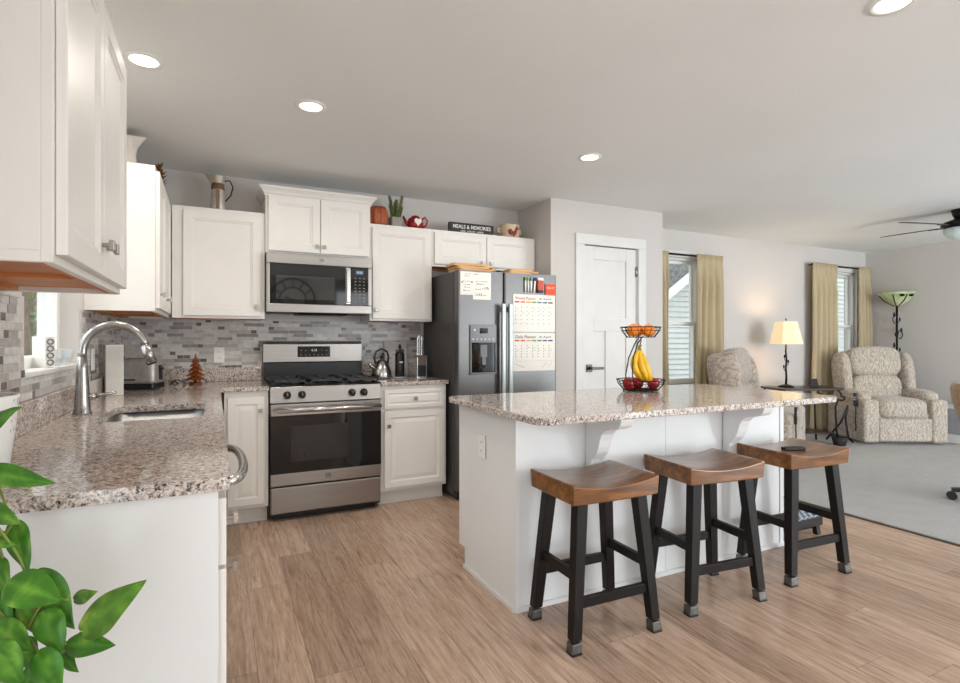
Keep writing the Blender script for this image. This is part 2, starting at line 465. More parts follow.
# pantry door with its casing
mb = MB(); y0 = -0.578
mb.box(3.445, 3.537, y0, -0.56, 0, 2.075); mb.box(4.16, 4.252, y0, -0.56, 0, 2.075); mb.box(3.445, 4.252, y0, -0.56, 2.075, 2.168)
mb.box(3.532, 3.543, -0.56, -0.45, 0, 2.075); mb.box(4.154, 4.165, -0.56, -0.45, 0, 2.075)
struct(mb.build('trim_2', 'trim', bevel=0.003))
door = MB(); dx0, dx1 = 3.546, 4.151; yd = -0.548
def dbox(x0, x1, z0, z1): door.box(x0, x1, yd, yd+0.035, z0, z1)
dbox(dx0, dx0+0.115, 0.012, 2.068); dbox(dx1-0.115, dx1, 0.012, 2.068)
dbox(dx0+0.115, dx1-0.115, 0.012, 0.24); dbox(dx0+0.115, dx1-0.115, 1.95, 2.068); dbox(dx0+0.115, dx1-0.115, 1.30, 1.42)
dbox((dx0+dx1)/2-0.055, (dx0+dx1)/2+0.055, 0.24, 1.30)
door.box(dx0+0.1, dx1-0.1, yd+0.012, yd+0.03, 0.2, 2.0)
d1 = struct(door.build('door_1', 'trim', bevel=0.002))
mb = MB(); mb.box(3.572, 3.638, yd-0.008, yd, 0.935, 1.0); mb.cyl((3.605, yd-0.008, 0.967), (3.605, yd-0.05, 0.967), 0.012); mb.box(3.595, 3.73, yd-0.06, yd-0.045, 0.955, 0.979)
mb.build('door_handle', plain('dark_bronze', (92, 84, 78), 0.35, 0.8), d1, bevel=0.003)
for z in (1.86, 0.3):
    MB().cyl((4.153, yd-0.008, z-0.045), (4.153, yd-0.008, z+0.045), 0.008).box(4.138, 4.153, yd-0.003, yd, z-0.045, z+0.045).build('hinge', 'nickel', d1)

# windows
def window_y(name, w):
    """double-hung window in the back wall"""
    x0, x1, z0, z1 = w; zm = 1.405
    mb = MB(); c = 0.07
    fr = MB()
    for (a, b, u, v_) in ((x0, x0+0.03, z0, z1), (x1-0.03, x1, z0, z1), (x0, x1, z0, z0+0.03), (x0, x1, z1-0.03, z1)):
        fr.box(a, b, 0.02, 0.12, u, v_)
    for (a, b, u, v_) in ((x0-c, x0, z0-0.02, z1+c), (x1, x1+c, z0-0.02, z1+c), (x0, x1, z1, z1+c)):
        fr.box(a, b, -0.015, 0.001, u, v_)
    fr.box(x0-c-0.02, x1+c+0.02, -0.05, 0.03, z0-0.03, z0); fr.box(x0-c, x1+c, -0.014, 0.0, z0-0.1, z0-0.03)
    o = struct(fr.build(name, 'trim', bevel=0.003))
    def sash(y, a, b):
        s = MB(); t = 0.032
        s.box(x0+.03, x0+.03+t, y, y+.03, a, b); s.box(x1-.03-t, x1-.03, y, y+.03, a, b)
        s.box(x0+.03+t, x1-.03-t, y, y+.03, a, a+t); s.box(x0+.03+t, x1-.03-t, y, y+.03, b-t, b)
        q = s.build('sash', 'sheet_white', o, bevel=0.002)
        MB().box(x0+.03+t, x1-.03-t, y+.013, y+.017, a+t, b-t).build('pane', 'glass', q)
    sash(0.035, z0+0.03, zm+0.022); sash(0.075, zm-0.022, z1-0.03)
window_y('window_1', W1); window_y('window_2', W2)
# kitchen window: deep plastered return, stool at the sill, slider frame
y0, y1, z0, z1 = WK
fr = MB()
for (a, b, u, v_) in ((y0, y0+.05, z0, z1), (y1-.05, y1, z0, z1), (y0, y1, z0, z0+.05), (y0, y1, z1-.05, z1)):
    fr.box(-0.15, -0.075, a, b, u, v_)
fr.box(-0.15, -0.075, y0, y1, 1.52, 1.56)
w3 = struct(fr.build('window_3', 'sheet_white', bevel=0.003))
MB().box(-0.118, -0.114, y0+.05, y1-.05, z0+.05, z1-.05).build('pane', 'glass', w3)
MB().box(-0.14, 0.012, y0-.0, y1+.0, z0-0.014, z0+0.006).build('window_sill', 'trim', w3, bevel=0.004)

# ------------------------------------------------------------------ outside
struct(MB().box(-14, 26, -10, 16, -0.5, -0.3).build('ground', plain('lawn', (140, 146, 128), 0.9, 0, 0.2, 3)))
nb = T('neighbor_house', 'white lap-sided house with grey shingle roof seen through the living room windows', 'house', (5.0, 4.1, -0.3))
mb = MB(); z = 0.0
while z < 6.0:
    R = [(0, -0.03, z), (16, -0.03, z), (16, 0.004, z+0.112), (0, 0.004, z+0.112)]
    mb.face([mb.v(p) for p in R]); mb.face([mb.v(p) for p in ((0, -0.03, z), (0, 0.004, z), (16, 0.004, z), (16, -0.03, z))]); z += 0.112
mb.box(0, 16, 0.02, 0.3, 0, 6.0)
mb.build('siding', plain('white_siding', (218, 220, 215), 0.6, 0, 0.02), nb)
mb = MB()   # a lower lean-to roof in front of the wall, its rake rising to the right
mb.bar((2.6, -0.55, 1.70), (7.5, -0.55, 4.93), 0.03, 0.17)
mb.build('rake_board', 'sheet_white', nb)
mb = MB()
for i in range(22):
    t0, t1 = i*0.16, (i+1)*0.16   # courses stepping back and up
    A = (2.4, -0.5+t0*0.15, 1.62+t0); B = (7.6, -0.5+t0*0.15, 5.05+t0); C_ = (7.6, -0.5+t1*0.15-0.02, 5.05+t1); D = (2.4, -0.5+t1*0.15-0.02, 1.62+t1)
    mb.face([mb.v(A), mb.v(B), mb.v(C_), mb.v(D)])
mb.build('shingle_roof', plain('grey_shingles', (128, 128, 126), 0.9, 0, 0.2, 18), nb)

def tree(loc, h, r, label, seed, nl=1400, ls=1.0):
    rnd = random.Random(seed); t = T('shade_tree', label, 'tree', loc, 0, None)
    m = MB(); m.tube([(0, 0, 0), (0.03, 0.02, h*0.3), (-0.02, 0.0, h*0.6), (0.02, 0, h*0.85)], lambda u: 0.045*(1-u*0.5), 8)
    for k in range(5):
        a = k*1.3; m.tube([(0, 0, h*(0.35+0.08*k)), (0.5*math.cos(a), 0.5*math.sin(a), h*(0.5+0.08*k)), (r*0.8*math.cos(a), r*0.8*math.sin(a), h*(0.62+0.07*k))], lambda u: 0.022*(1-u*0.7), 6)
    m.build('trunk', plain('bark', (98, 76, 56), 0.9, 0, 0.25, 14), t)
    m = MB()
    for k in range(nl):
        p = Vector((rnd.gauss(0, 1), rnd.gauss(0, 1), rnd.gauss(0, 1))).normalized()*rnd.uniform(0.5, 1.0)
        c = Vector((p.x*r, p.y*r, h*0.72+p.z*h*0.34)); q = Matrix.Rotation(rnd.uniform(0, 6.3), 3, Vector((rnd.random(), rnd.random(), rnd.random()+.1)).normalized())
        m.face([m.v(c+q @ (Vector(e)*ls)) for e in ((-.09, 0, 0), (0, -.05, 0.01), (.1, 0, 0), (0, .05, 0.01))])
    o = m.build('foliage', plain('yellow_green_leaves', (176, 186, 88), 0.6, 0, 0.3, 4), t); return t
tree((-1.32, 3.08, -0.3), 5.0, 1.5, 'slim tree with a thin trunk close outside the kitchen window', 1, 500)
tree((-2.9, 10.2, -0.3), 5.2, 2.4, 'full pale yellow-green tree behind the hedge outside the kitchen window', 2, 3600, 2.2)
m = MB(); rnd = random.Random(5)
for k in range(4200):
    c = Vector((rnd.uniform(-7, 1.5), 8.2+rnd.gauss(0, .35), 0)); c.z = rnd.uniform(-.3, 1.75)
    q = Matrix.Rotation(rnd.uniform(0, 6.3), 3, Vector((rnd.random(), rnd.random(), rnd.random()+.1)).normalized())
    m.face([m.v(c+q @ Vector(e)) for e in ((-.12, 0, 0), (0, -.07, 0.01), (.12, 0, 0), (0, .07, 0.01))])
m.box(-7, 1.5, 8.0, 8.4, -0.3, 1.1)
tag(m.build('hedge', plain('hedge_leaves', (96, 124, 58), 0.7, 0, 0.3, 3)), 'leafy green hedge beyond the kitchen window', 'hedge')

# ------------------------------------------------------------------ tile backsplash
def mosaic(name, label, u0, u1, z0, z1, skip, place, seed):
    """strips of stone tile of mixed lengths; place(u, depth, z) -> point"""
    rnd = random.Random(seed); mb = MB(); rows = 0.0265; g = 0.0011
    def quadbox(a, b, c, d, dep):
        F = [mb.v(place(*p)) for p in ((a, dep, c), (b, dep, c), (b, dep, d), (a, dep, d))]
        Bk = [mb.v(place(*p)) for p in ((a, 0.001, c), (b, 0.001, c), (b, 0.001, d), (a, 0.001, d))]
        mb.face(F)
        for i in range(4): mb.face([F[i], F[(i+1) % 4], Bk[(i+1) % 4], Bk[i]])
    z = z0
    while z < z1-0.004:
        zb = min(z+rows, z1); u = u0-rnd.uniform(0, 0.12)
        while u < u1:
            q = rnd.random()
            L = rnd.uniform(0.035, 0.05) if q < 0.17 else rnd.uniform(0.07, 0.17)
            a, b = max(u, u0), min(u+L, u1)
            if b-a > 0.006 and not any(a < s[1]-1e-4 and b > s[0]+1e-4 and z < s[3]-1e-4 and zb > s[2]+1e-4 for s in skip):
                if L < 0.06: mb.mi = rnd.choice([4, 4, 5, 3])
                else: mb.mi = rnd.choice([0, 0, 1, 1, 1, 2, 2, 3])
                quadbox(a+g, b-g, z+g, zb-g, 0.0085+rnd.uniform(-.0006, .0006))
            u += L
        z = zb
    mb.mi = 6
    def grout(a, b, c, d): quadbox(a, b, c, d, 0.006)
    us = sorted(set([u0, u1]+[x for s in skip for x in s[:2] if u0 < x < u1]))
    for a, b in zip(us, us[1:]):
        hs = sorted([s for s in skip if s[0] <= a+1e-6 and s[1] >= b-1e-6], key=lambda s: s[2]); z = z0
        for s in hs:
            if s[2] > z: grout(a, b, z, min(s[2], z1))
            z = max(z, s[3])
        if z < z1-1e-4: grout(a, b, z, z1)
    T_ = [(207, 203, 198), (190, 185, 180), (170, 165, 161), (138, 133, 131), (86, 82, 80), (112, 100, 90), (196, 192, 188)]
    mats = [plain(name+'_stone', c, 0.22 if i < 6 else 0.8, 0, 0.06, 30) for i, c in enumerate(T_)]
    o = mb.build(name, mats); return tag(o, label, 'backsplash')
ZC = 0.914; ZL = 1.016; ZU = 1.372
mosaic('tile_backsplash', 'grey mosaic tile backsplash on the wall behind the stove', 0.001, 2.20, 0.90, ZU-0.002, [], lambda u, d, z: (u, -d, z), 11)
mosaic('tile_backsplash', 'grey mosaic tile backsplash on the left wall under the kitchen window', -3.14, -0.0095, ZL, ZU-0.002, [(-2.17, -1.31, 1.09, 3)], lambda u, d, z: (d, u, z), 12)

# ------------------------------------------------------------------ cabinets
FLAT = [(0, .019), (0, .002), (.002, 0), (.052, 0), (.056, .004), (.063, .004), (.069, .009), (.10, .009)]
RAISE = [(0, .019), (0, .002), (.002, 0), (.045, 0), (.050, .007), (.058, .008), (.085, .0025), (.10, .0025)]
DRAW = [(0, .019), (0, .002), (.002, 0), (.026, 0), (.030, .005), (.036, .006), (.05, .002), (.055, .002)]
def knob(parent, x, y, z, style='square'):
    mb = MB(); mb.cyl((x, y, z), (x, y-.018, z), .0055, .0075, 10)
    if style == 'square': mb.box(x-.0135, x+.0135, y-.027, y-.016, z-.0135, z+.0135)
    else: mb.cyl((x-.0, y-.018, z-.02), (x, y-.018, z+.02), .007, None, 10)
    return mb.build('knob', 'nickel', parent, bevel=.002)
def front(parent, kind, x0, x1, z0, z1, yf, prof, kx=None, kz=None, kstyle='square'):
    d = MB().rings_y(x0, x1, z0, z1, yf-.020, prof).build(kind, 'white_cab', parent)
    if kx is not None: knob(d, kx, yf-.020, kz, kstyle)
    return d
def upper(label, loc, rz, w, h, d, doors, open_bottom=True):
    """wall cabinet: origin at its back lower left, front towards local -y"""
    t = T('wall_cabinet', label, 'cabinet', loc, rz)
    mb = MB()
    mb.box(0, w, -d+.019, 0, .022, h)                         # carcass above the recessed underside
    for a, b in ((0, .016), (w-.016, w)): mb.box(a, b, -d+.019, 0, 0, .022)
    mb.box(0, w, -d, -d+.019, 0, h)                           # face frame
    mb.build('carcass', 'white_cab', t, bevel=.0012, seg=1)
    mb = MB(); mb.box(.016, w-.016, -d+.019, -.001, .016, .0225); mb.box(.016, w-.016, -.045, -.001, 0.003, .016); mb.box(.016, w-.016, -d+.019, -d+.037, .003, .016)
    if w > .7: mb.box(w/2-.012, w/2+.012, -d+.037, -.045, .006, .016)
    mb.build('underside', 'ply', t)
    for (x0, x1, z0, z1, kx, kz, ks) in doors:
        front(t, 'door', x0, x1, z0, z1, -d, FLAT, kx, kz, ks)
    return t
# left wall, nearest the camera: two doors
upper('white two-door wall cabinet nearest the camera, on the left wall before the window', (0.001, -3.20, ZU), PI/2, 0.83, 0.762, 0.305,
      [(.018, .412, .018, .735, .382, .095, 'square'), (.418, .812, .018, .735, .448, .095, 'square')])
# left wall, beyond the window
upper('tall white wall cabinet on the left wall between the kitchen window and the corner', (0.001, -1.21, ZU), PI/2, 1.205, 0.762, 0.305,
      [(.015, .415, .018, .735, .03, .09, 'square'), (.421, .82, .018, .735, .455, .09, 'square')])
upper('white single-door wall cabinet left of the microwave', (0.326, -0.001, ZU), 0, 0.583, 0.762, 0.305,
      [(.067, .556, .018, .735, .525, .085, 'square')])
upper('white single-door wall cabinet right of the microwave', (1.674, -0.001, ZU), 0, 0.519, 0.762, 0.305,
      [(.018, .502, .018, .735, .045, .085, 'square')])
upper('short white two-door wall cabinet above the refrigerator', (2.194, -0.001, 1.83), 0, 0.99, 0.304, 0.305,
      [(.018, .493, .02, .28, .455, .05, 'square'), (.499, .972, .02, .28, .537, .05, 'square')])
mc = upper('white two-door wall cabinet with crown molding above the microwave', (0.911, -0.001, 1.847), 0, 0.761, 0.436, 0.33,
      [(.018, .378, .018, .418, .355, .065, 'square'), (.383, .743, .018, .418, .406, .065, 'square')])
def crown(t, w, d, z, prof):
    mb = MB(); R = []
    for o, dz in prof:
        R.append([(-o, 0, z+dz), (-o, -d-o, z+dz), (w+o, -d-o, z+dz), (w+o, 0, z+dz)])
    for a, b in zip(R, R[1:]):
        A = [mb.v(p) for p in a]; B = [mb.v(p) for p in b]
        for i in range(3): mb.face([A[i], A[i+1], B[i+1], B[i]])
    mb.face([mb.v(p) for p in R[-1]])
    return mb.build('crown_molding', 'white_cab', t)
crown(mc, .761, .33, .41, [(0.0005, 0), (.006, .0), (.006, .012), (.014, .02), (.02, .034), (.034, .05), (.042, .056), (.042, .07), (0, .07)])

def base(label, loc, rz, w, d, fronts, toe=.075, hollow=False):
    t = T('base_cabinet', label, 'cabinet', loc, rz)
    mb = MB()
    if hollow:
        mb.box(0, w, -d, -d+.019, .11, .883); mb.box(0, .018, -d+.019, 0, .11, .883); mb.box(w-.018, w, -d+.019, 0, .11, .883); mb.box(.018, w-.018, -d+.019, 0, .11, .128); mb.box(.018, w-.018, -.008, 0, .128, .883)
    else: mb.box(0, w, -d, 0, .11, .883)
    mb.build('carcass', 'white_cab', t, bevel=.0015, seg=1)
    mb = MB(); mb.box(0.002, w-.002, -d+toe, -.01, 0, .11); mb.box(0.002, w-.002, -d+toe-.012, -d+toe, 0, .022)
    mb.build('toe_kick', 'white_cab', t)
    for kind, x0, x1, z0, z1, kx, kz in fronts:
        front(t, kind, x0, x1, z0, z1, -d, DRAW if kind == 'drawer' else RAISE, kx, kz)
    return t
base('white base cabinet with a drawer and door, right of the stove', (1.675, -.001, 0), 0, .517, .609,
     [('drawer', .025, .495, .715, .855, .26, .785), ('door', .025, .495, .135, .695, .055, .59)])
base('white base cabinet with one door, left of the stove by the counter corner', (.64, -.001, 0), 0, .268, .609,
     [('door', .02, .245, .135, .845, .215, .755)])
# left run
base('white sink base cabinet under the left counter beyond the dishwasher', (0.001, -2.29, 0), PI/2, 1.03, .589,
     [('door', .03, .50, .135, .69, .45, .6), ('door', .53, 1.0, .135, .69, .58, .6), ('drawer', .03, 1.0, .715, .855, None, None)], hollow=True)
nb_ = base('narrow white base cabinet with a plain end panel, nearest the camera', (0.001, -3.13, 0), PI/2, .218, .589,
     [('drawer', .03, .205, .70, .855, .11, .785), ('door', .03, .205, .135, .69, .15, .65)])
MB().box(-.002, .018, -.592, 0, 0, .883).build('end_panel', 'white_panel', nb_, bevel=.002)
base('blind white corner base cabinet between the sink and the stove wall', (0.001, -1.255, 0), PI/2, 1.25, .589, [])
# dishwasher
t = T('dishwasher', 'stainless dishwasher with a bowed handle in the left counter run', 'dishwasher', (0.001, -2.907, 0), PI/2)
MB().box(.006, .604, -.56, -.02, .02, .875).build('tub', 'black', t)
dw = MB().box(.006, .604, -.605, -.562, .115, .878).build('door', 'steel', t, bevel=.006)
MB().tube([(.305-.255*math.cos(PI*i/20), -.603-.062*math.sin(PI*i/20)**.6, .835) for i in range(21)], .0135, 10).build('handle', 'steel_light', dw)

# ------------------------------------------------------------------ worktops, sink, faucet
mb = MB()
outer = [(0.002, -0.012), (0.002, -3.15)] + rrect(.3, .618, -3.15, -3.0, .025, 5)[18:24] + [(.618, -.655), (.633, -.64), (.909, -.64), (.909, -.012)]
hole = rrect(.178, .545, -2.05, -1.50, .06, 6)
slab(mb, outer, [hole], .884, ZC)
ct = mb.build('countertop', 'granite', bevel=.004)
tag(ct, 'speckled granite worktop of the left counter with the sink cut into it', 'countertop')
mb = MB(); mb.box(.0095, .0285, -3.14, -.0285, ZC, ZL); mb.build('splash_lip', 'granite', ct, bevel=.003)
MB().box(.0285, .909, -.0285, -.0095, ZC, ZL).build('splash_lip', 'granite', ct, bevel=.003)
c2 = tag(MB().box(1.674, 2.205, -.64, -.012, .884, ZC).build('countertop', 'granite', bevel=.004), 'small granite worktop between the stove and the refrigerator', 'countertop')
MB().box(1.674, 2.205, -.0285, -.0095, ZC, ZL).build('splash_lip', 'granite', c2, bevel=.003)
# undermount sink
mb = MB(); R = []
for ins, z in ((-.012, .8835), (-.012, .8815), (.002, .8815), (.004, .72), (.03, .695), (.12, .690), (.17, .688)):
    R.append([(p[0], p[1], z) for p in rrect(.172+ins, .551-ins, -2.056+ins, -1.494-ins, max(.07-ins*.3, .012), 6)])
mb.loft(R, False, True); mb.face([mb.v(p) for p in R[-1]])
sk = mb.build('sink', 'sink_steel', smooth=True)
tag(sk, 'stainless undermount sink in the left counter', 'sink')
MB().lathe([(.0, .003), (.03, .003), (.042, .006), (.045, .0)], (.36, -1.78, .6885), 20).build('drain', 'chrome', sk)
t = T('faucet', 'brushed pull-down faucet with a high arc beside the sink', 'faucet', (.09, -1.74, ZC))
MB().lathe([(.034, 0), (.034, .006), (.030, .012), (.028, .05), (.020, .19), (.0175, .24)], seg=20).build('body', 'chrome', t)
pts = [(0, 0, .235)]
for i in range(15):
    a = PI*(1-i/14*.93); pts.append((.114+.114*math.cos(a), 0, .255+.118*math.sin(a)))
MB().tube(pts, .0165, 12).build('spout', 'chrome', t)
e = Vector(pts[-1]); dr = (Vector(pts[-1])-Vector(pts[-2])).normalized()
sp = MB().cyl(e-dr*.005, e+dr*.075, .0185, .0225, 16).build('spray_head', 'chrome', t)
MB().cyl(e+dr*.075, e+dr*.082, .020, .019, 16).build('nozzle', 'black', sp)
mb = MB(); mb.cyl((.02, 0, .07), (.048, 0, .072), .016, .014, 14); mb.tube([(.045, 0, .072), (.075, .0, .078), (.12, 0, .086)], lambda u: .009-.004*u, 8)
mb.build('lever', 'chrome', t)

# ------------------------------------------------------------------ stove
t = T('stove', 'stainless gas range with a black oven window between the white base cabinets', 'stove', (.914, 0, 0)); w = .756
MB().box(0, w, -.615, -.02, .035, .90).box(.03, w-.03, -.58, -.05, 0, .035).build('body', 'black', t)
MB().box(.004, w-.004, -.65, -.616, .055, .232).build('storage_drawer', 'steel', t, bevel=.008)
od = MB()
od.box(.004, w-.004, -.655, -.617, .243, .792); od.box(.004, w-.004, -.66, -.64, .243, .325); od.box(.004, w-.004, -.66, -.64, .712, .792)
od = od.build('oven_door', 'steel', t, bevel=.004)
MB().box(.004, w-.004, -.657, -.617, .325, .712).build('oven_window', 'black_gloss', od)
MB().box(.13, w-.24, -.6578, -.657, .40, .64).build('inner_screen', plain('oven_screen', (38, 33, 30), 0.25, 0, .1), od)
hd = MB(); hd.tube([(.02, -.715, .755), (w-.02, -.715, .755)], .0175, 12); hd.box(.02, .05, -.71, -.66, .742, .768); hd.box(w-.05, w-.02, -.71, -.66, .742, .768)
hd.build('handle', 'steel_light', od)
em = MB().cyl((w/2, -.66, .284), (w/2, -.6625, .284), .019, None, 20).build('emblem', 'chrome', od)
MB().tube([(w/2+.016*math.cos(a), -.663, .284+.016*math.sin(a)) for a in [2*PI*i/20 for i in range(20)]], .0012, 5, True).build('emblem_ring', 'dark_ink', em)
text_part('emblem_letters', 'GE', .022, 'dark_ink', em, (w/2, -.6628, .277), align='CENTER')
cp = MB().poly([(-.655, .798), (-.612, .798), (-.612, .905), (-.636, .905)], 'x', .002, w-.002).build('control_panel', 'steel', t, bevel=.003)
for kx in (.109, .205, .544, .629):
    k = MB(); k.cyl((kx, -.645, .852), (kx, -.652, .850), .026, .026, 20); k.cyl((kx, -.652, .850), (kx, -.682, .845), .0225, .019, 20)
    k = k.build('burner_knob', 'black', cp)
    MB().box(kx-.002, kx+.002, -.685, -.668, .848, .864).build('pointer', 'nickel', k)
ckt = MB().box(.002, w-.002, -.63, -.09, .90, .917).build('cooktop', 'black_gloss', t, bevel=.004)
for bx, by, br in ((.17, -.50, .045), (.17, -.22, .035), (w/2, -.36, .045), (w-.17, -.50, .05), (w-.17, -.22, .035)):
    MB().lathe([(br, 0), (br, .008), (br*.8, .012), (br*.8, .018), (0.001, .02)], (bx, by, .917), 20).build('burner', 'cast', t)
for g0 in (.015, .262, .509):
    mb = MB(); g1 = g0+.232; ya, yb = -.62, -.10
    for x in (g0, g1-.012): mb.box(x, x+.012, ya, yb, .935, .948)
    for y in (ya, (ya+yb)/2-.006, yb-.012): mb.box(g0, g1, y, y+.012, .935, .948)
    for y in (-.50, -.22):
        mb.box(g0+.03, g1-.03, y-.005, y+.005, .937, .948); mb.box((g0+g1)/2-.005, (g0+g1)/2+.005, y-.1, y+.1, .937, .948)
    for x in (g0, g1-.012):
        for y in (ya, yb-.012): mb.box(x, x+.012, y, y+.012, .917, .935)
    mb.build('grate', 'cast', t)
bg = MB().poly([(-.05, .90), (-.012, .90), (-.012, 1.21), (-.05, 1.21), (-.078, 1.19), (-.078, 1.05), (-.05, 1.045)], 'x', 0, w).build('backguard', 'steel', t, bevel=.003)
MB().box(.004, w-.004, -.092, -.05, .917, 1.045).build('backguard_base', 'black', t)
dp = MB().box(.25, .50, -.081, -.078, 1.088, 1.172).build('display', 'black_gloss', bg)
text_part('clock_digits', '4:18', .026, 'white_ink', dp, (.375, -.0812, 1.133), align='CENTER')
mb = MB()
for i in range(7):
    for j in range(2):
        if not (2 <= i <= 4 and j == 1): mb.box(.272+i*.032, .284+i*.032, -.0816, -.081, 1.102+j*.035, 1.106+j*.035)
mb.build('key_marks', 'grey_ink', dp)

# ------------------------------------------------------------------ microwave
t = T('microwave', 'stainless over-the-range microwave with a dark glass door', 'microwave', (.913, 0, 1.42)); w = .755
MB().box(0, w, -.365, -.003, .005, .425).build('body', 'black', t)
MB().box(.0, w, -.40, -.366, .35, .425).box(0, w, -.40, -.366, 0, .062).box(0, .022, -.40, -.366, .062, .35).box(w-.03, w, -.40, -.366, .062, .35).build('front_frame', 'steel', t, bevel=.004)
d = MB().box(.022, .553, -.398, -.366, .064, .348).build('door_glass', 'black_gloss', t)
MB().box(.065, .475, -.3985, -.398, .095, .265).build('window_screen', plain('microwave_screen', (44, 42, 41), .03, 0, .05, spec=1.0), d)
MB().box(.553, .592, -.405, -.366, .066, .346).box(.556, .588, -.425, -.405, .08, .33).build('handle', 'steel_light', t, bevel=.006)
cp = MB().box(.594, w-.03, -.398, -.366, .064, .348).build('keypad', 'black_gloss', t)
MB().box(.632, .688, -.3988, -.398, .298, .326).build('display', emissive('lcd_blue', (120, 160, 205), .35, (20, 30, 50)), cp)
text_part('display_digits', '4:18', .022, 'white_ink', cp, (.66, -.399, .305), align='CENTER')
mb = MB()
for i in range(3):
    for j in range(8):
        x = .622+i*.032; z = .09+j*.025; mb.box(x, x+.014, -.3988, -.398, z, z+.006 if j > 3 else z+.009)
mb.build('key_marks', 'grey_ink', cp)
em = MB().cyl((.378, -.40, .388), (.378, -.402, .388), .016, None, 20).build('emblem', 'chrome', t)
text_part('emblem_letters', 'GE', .02, 'dark_ink', em, (.378, -.4024, .381), align='CENTER')
MB().poly([(-.34, .006), (-.08, .006), (-.12, -.012), (-.30, -.012)], 'x', .22, .58).box(.03, .19, -.33, -.12, -.004, .006).box(.60, .73, -.33, -.12, -.004, .006).build('vent_filter', 'black', t)

# ------------------------------------------------------------------ refrigerator
FX = 2.222; FW = .885; FY = -.77
t = T('refrigerator', 'stainless side-by-side refrigerator with a water dispenser in the left door', 'refrigerator', (FX, 0, 0))
MB().box(0, FW, -.69, -.03, .03, 1.745).build('body', 'fridge_side', t, bevel=.004)
MB().box(.03, FW-.03, -.68, -.10, 0, .03).box(0.01, FW-.01, -.73, -.69, .015, .075).build('base_grille', 'black', t)
xs = .395
dl = MB(); dl.poly(rrect(0, xs-.003, FY, -.695, .014, 4), 'z', .08, 1.75)
dl = dl.build('freezer_door', 'steel_v', t)
MB().poly(rrect(xs+.003, FW, FY, -.695, .014, 4), 'z', .08, 1.75).build('fridge_door', 'steel_v', t)
for hx, nm in ((xs-.030, 'handle'), (xs+.032, 'handle')):
    mb = MB(); mb.poly(rrect(hx-.019, hx+.019, FY-.062, FY-.036, .01, 3), 'z', .60, 1.50)
    mb.box(hx-.009, hx+.009, FY-.04, FY, .62, .66); mb.box(hx-.009, hx+.009, FY-.04, FY, 1.44, 1.48)
    mb.build('handle', 'handle_steel', t, bevel=.002)
# dispenser
mb = MB()
mb.box(.098, .326, FY-.012, FY, 1.20, 1.338); mb.box(.098, .112, FY-.012, FY, .965, 1.20); mb.box(.312, .326, FY-.012, FY, .965, 1.20); mb.box(.098, .326, FY-.018, FY, .958, .975)
dz = mb.build('dispenser', plain('dispenser_grey', (92, 91, 91), .3, .5), t, bevel=.003)
MB().box(.112, .312, FY-.002, FY-.0005, .975, 1.20).build('dispenser_well', 'black_gloss', dz)
MB().box(.185, .245, FY-.010, FY-.002, 1.09, 1.185).box(.198, .232, FY-.014, FY-.002, 1.03, 1.10).build('paddle', plain('paddle_grey', (92, 90, 90), .35, .3), dz, bevel=.003)
MB().box(.178, .248, FY-.0126, FY-.012, 1.272, 1.312).build('display', 'black_gloss', dz)
mb = MB()
for i in range(6): mb.box(.118+i*.034, .128+i*.034, FY-.0126, FY-.012, 1.225, 1.231)
mb.box(.13, .14, FY-.0126, FY-.012, 1.29, 1.305)
mb.build('key_marks', 'white_ink', dz)

# ------------------------------------------------------------------ on the refrigerator
def paper(name, label, cat, x0, x1, z0, z1, y=-.7712, th=.0012, mat='paper'):
    t = T(name, label, cat, ((x0+x1)/2, y, z0)); w = x1-x0
    return t, MB().box(-w/2, w/2, -th, 0, 0, z1-z0).build('sheet', mat, t), w, z1-z0
def scrawl(parent, w, rows, mat='grey_ink', seed=1, y=-.0016):
    rnd = random.Random(seed); mb = MB()
    for z, xa, xb in rows:
        x = xa
        while x < xb:
            L = rnd.uniform(.004, .014); mb.box(x, min(x+L, xb), y, y+.0003, z, z+rnd.uniform(.003, .007)); x += L+rnd.uniform(.003, .008)
    return mb.build('handwriting', mat, parent)
t, sh, w, h = paper('paper_note', 'narrow white paper note at the left edge of the freezer door', 'note', 2.242, 2.35, 1.563, 1.74)
scrawl(t, w, [(.03, -.03, .03), (.055, -.02, .03), (.075, -.03, .035), (.10, -.03, .03), (.14, -.02, .025), (.155, -.01, .03)], seed=2)
MB().cyl((-.04, -.0012, .095), (-.04, -.006, .095), .005, None, 10).cyl((.04, -.0012, .098), (.04, -.006, .098), .006, None, 10).build('magnet', 'black', t)
t, sh, w, h = paper('paper_note', 'larger white list with handwriting overlapping the narrow note on the freezer door', 'note', 2.345, 2.50, 1.53, 1.738, -.773)
scrawl(t, w, [(.03, -.055, .03), (.04, -.05, .0), (.075, -.055, -.01), (.08, .0, .06), (.09, .02, .06), (.115, -.05, .02), (.135, -.05, .05)], 'dark_ink', 3)
text_part('heading', 'Notes', .014, 'dark_ink', t, (-.065, -.0014, .188))
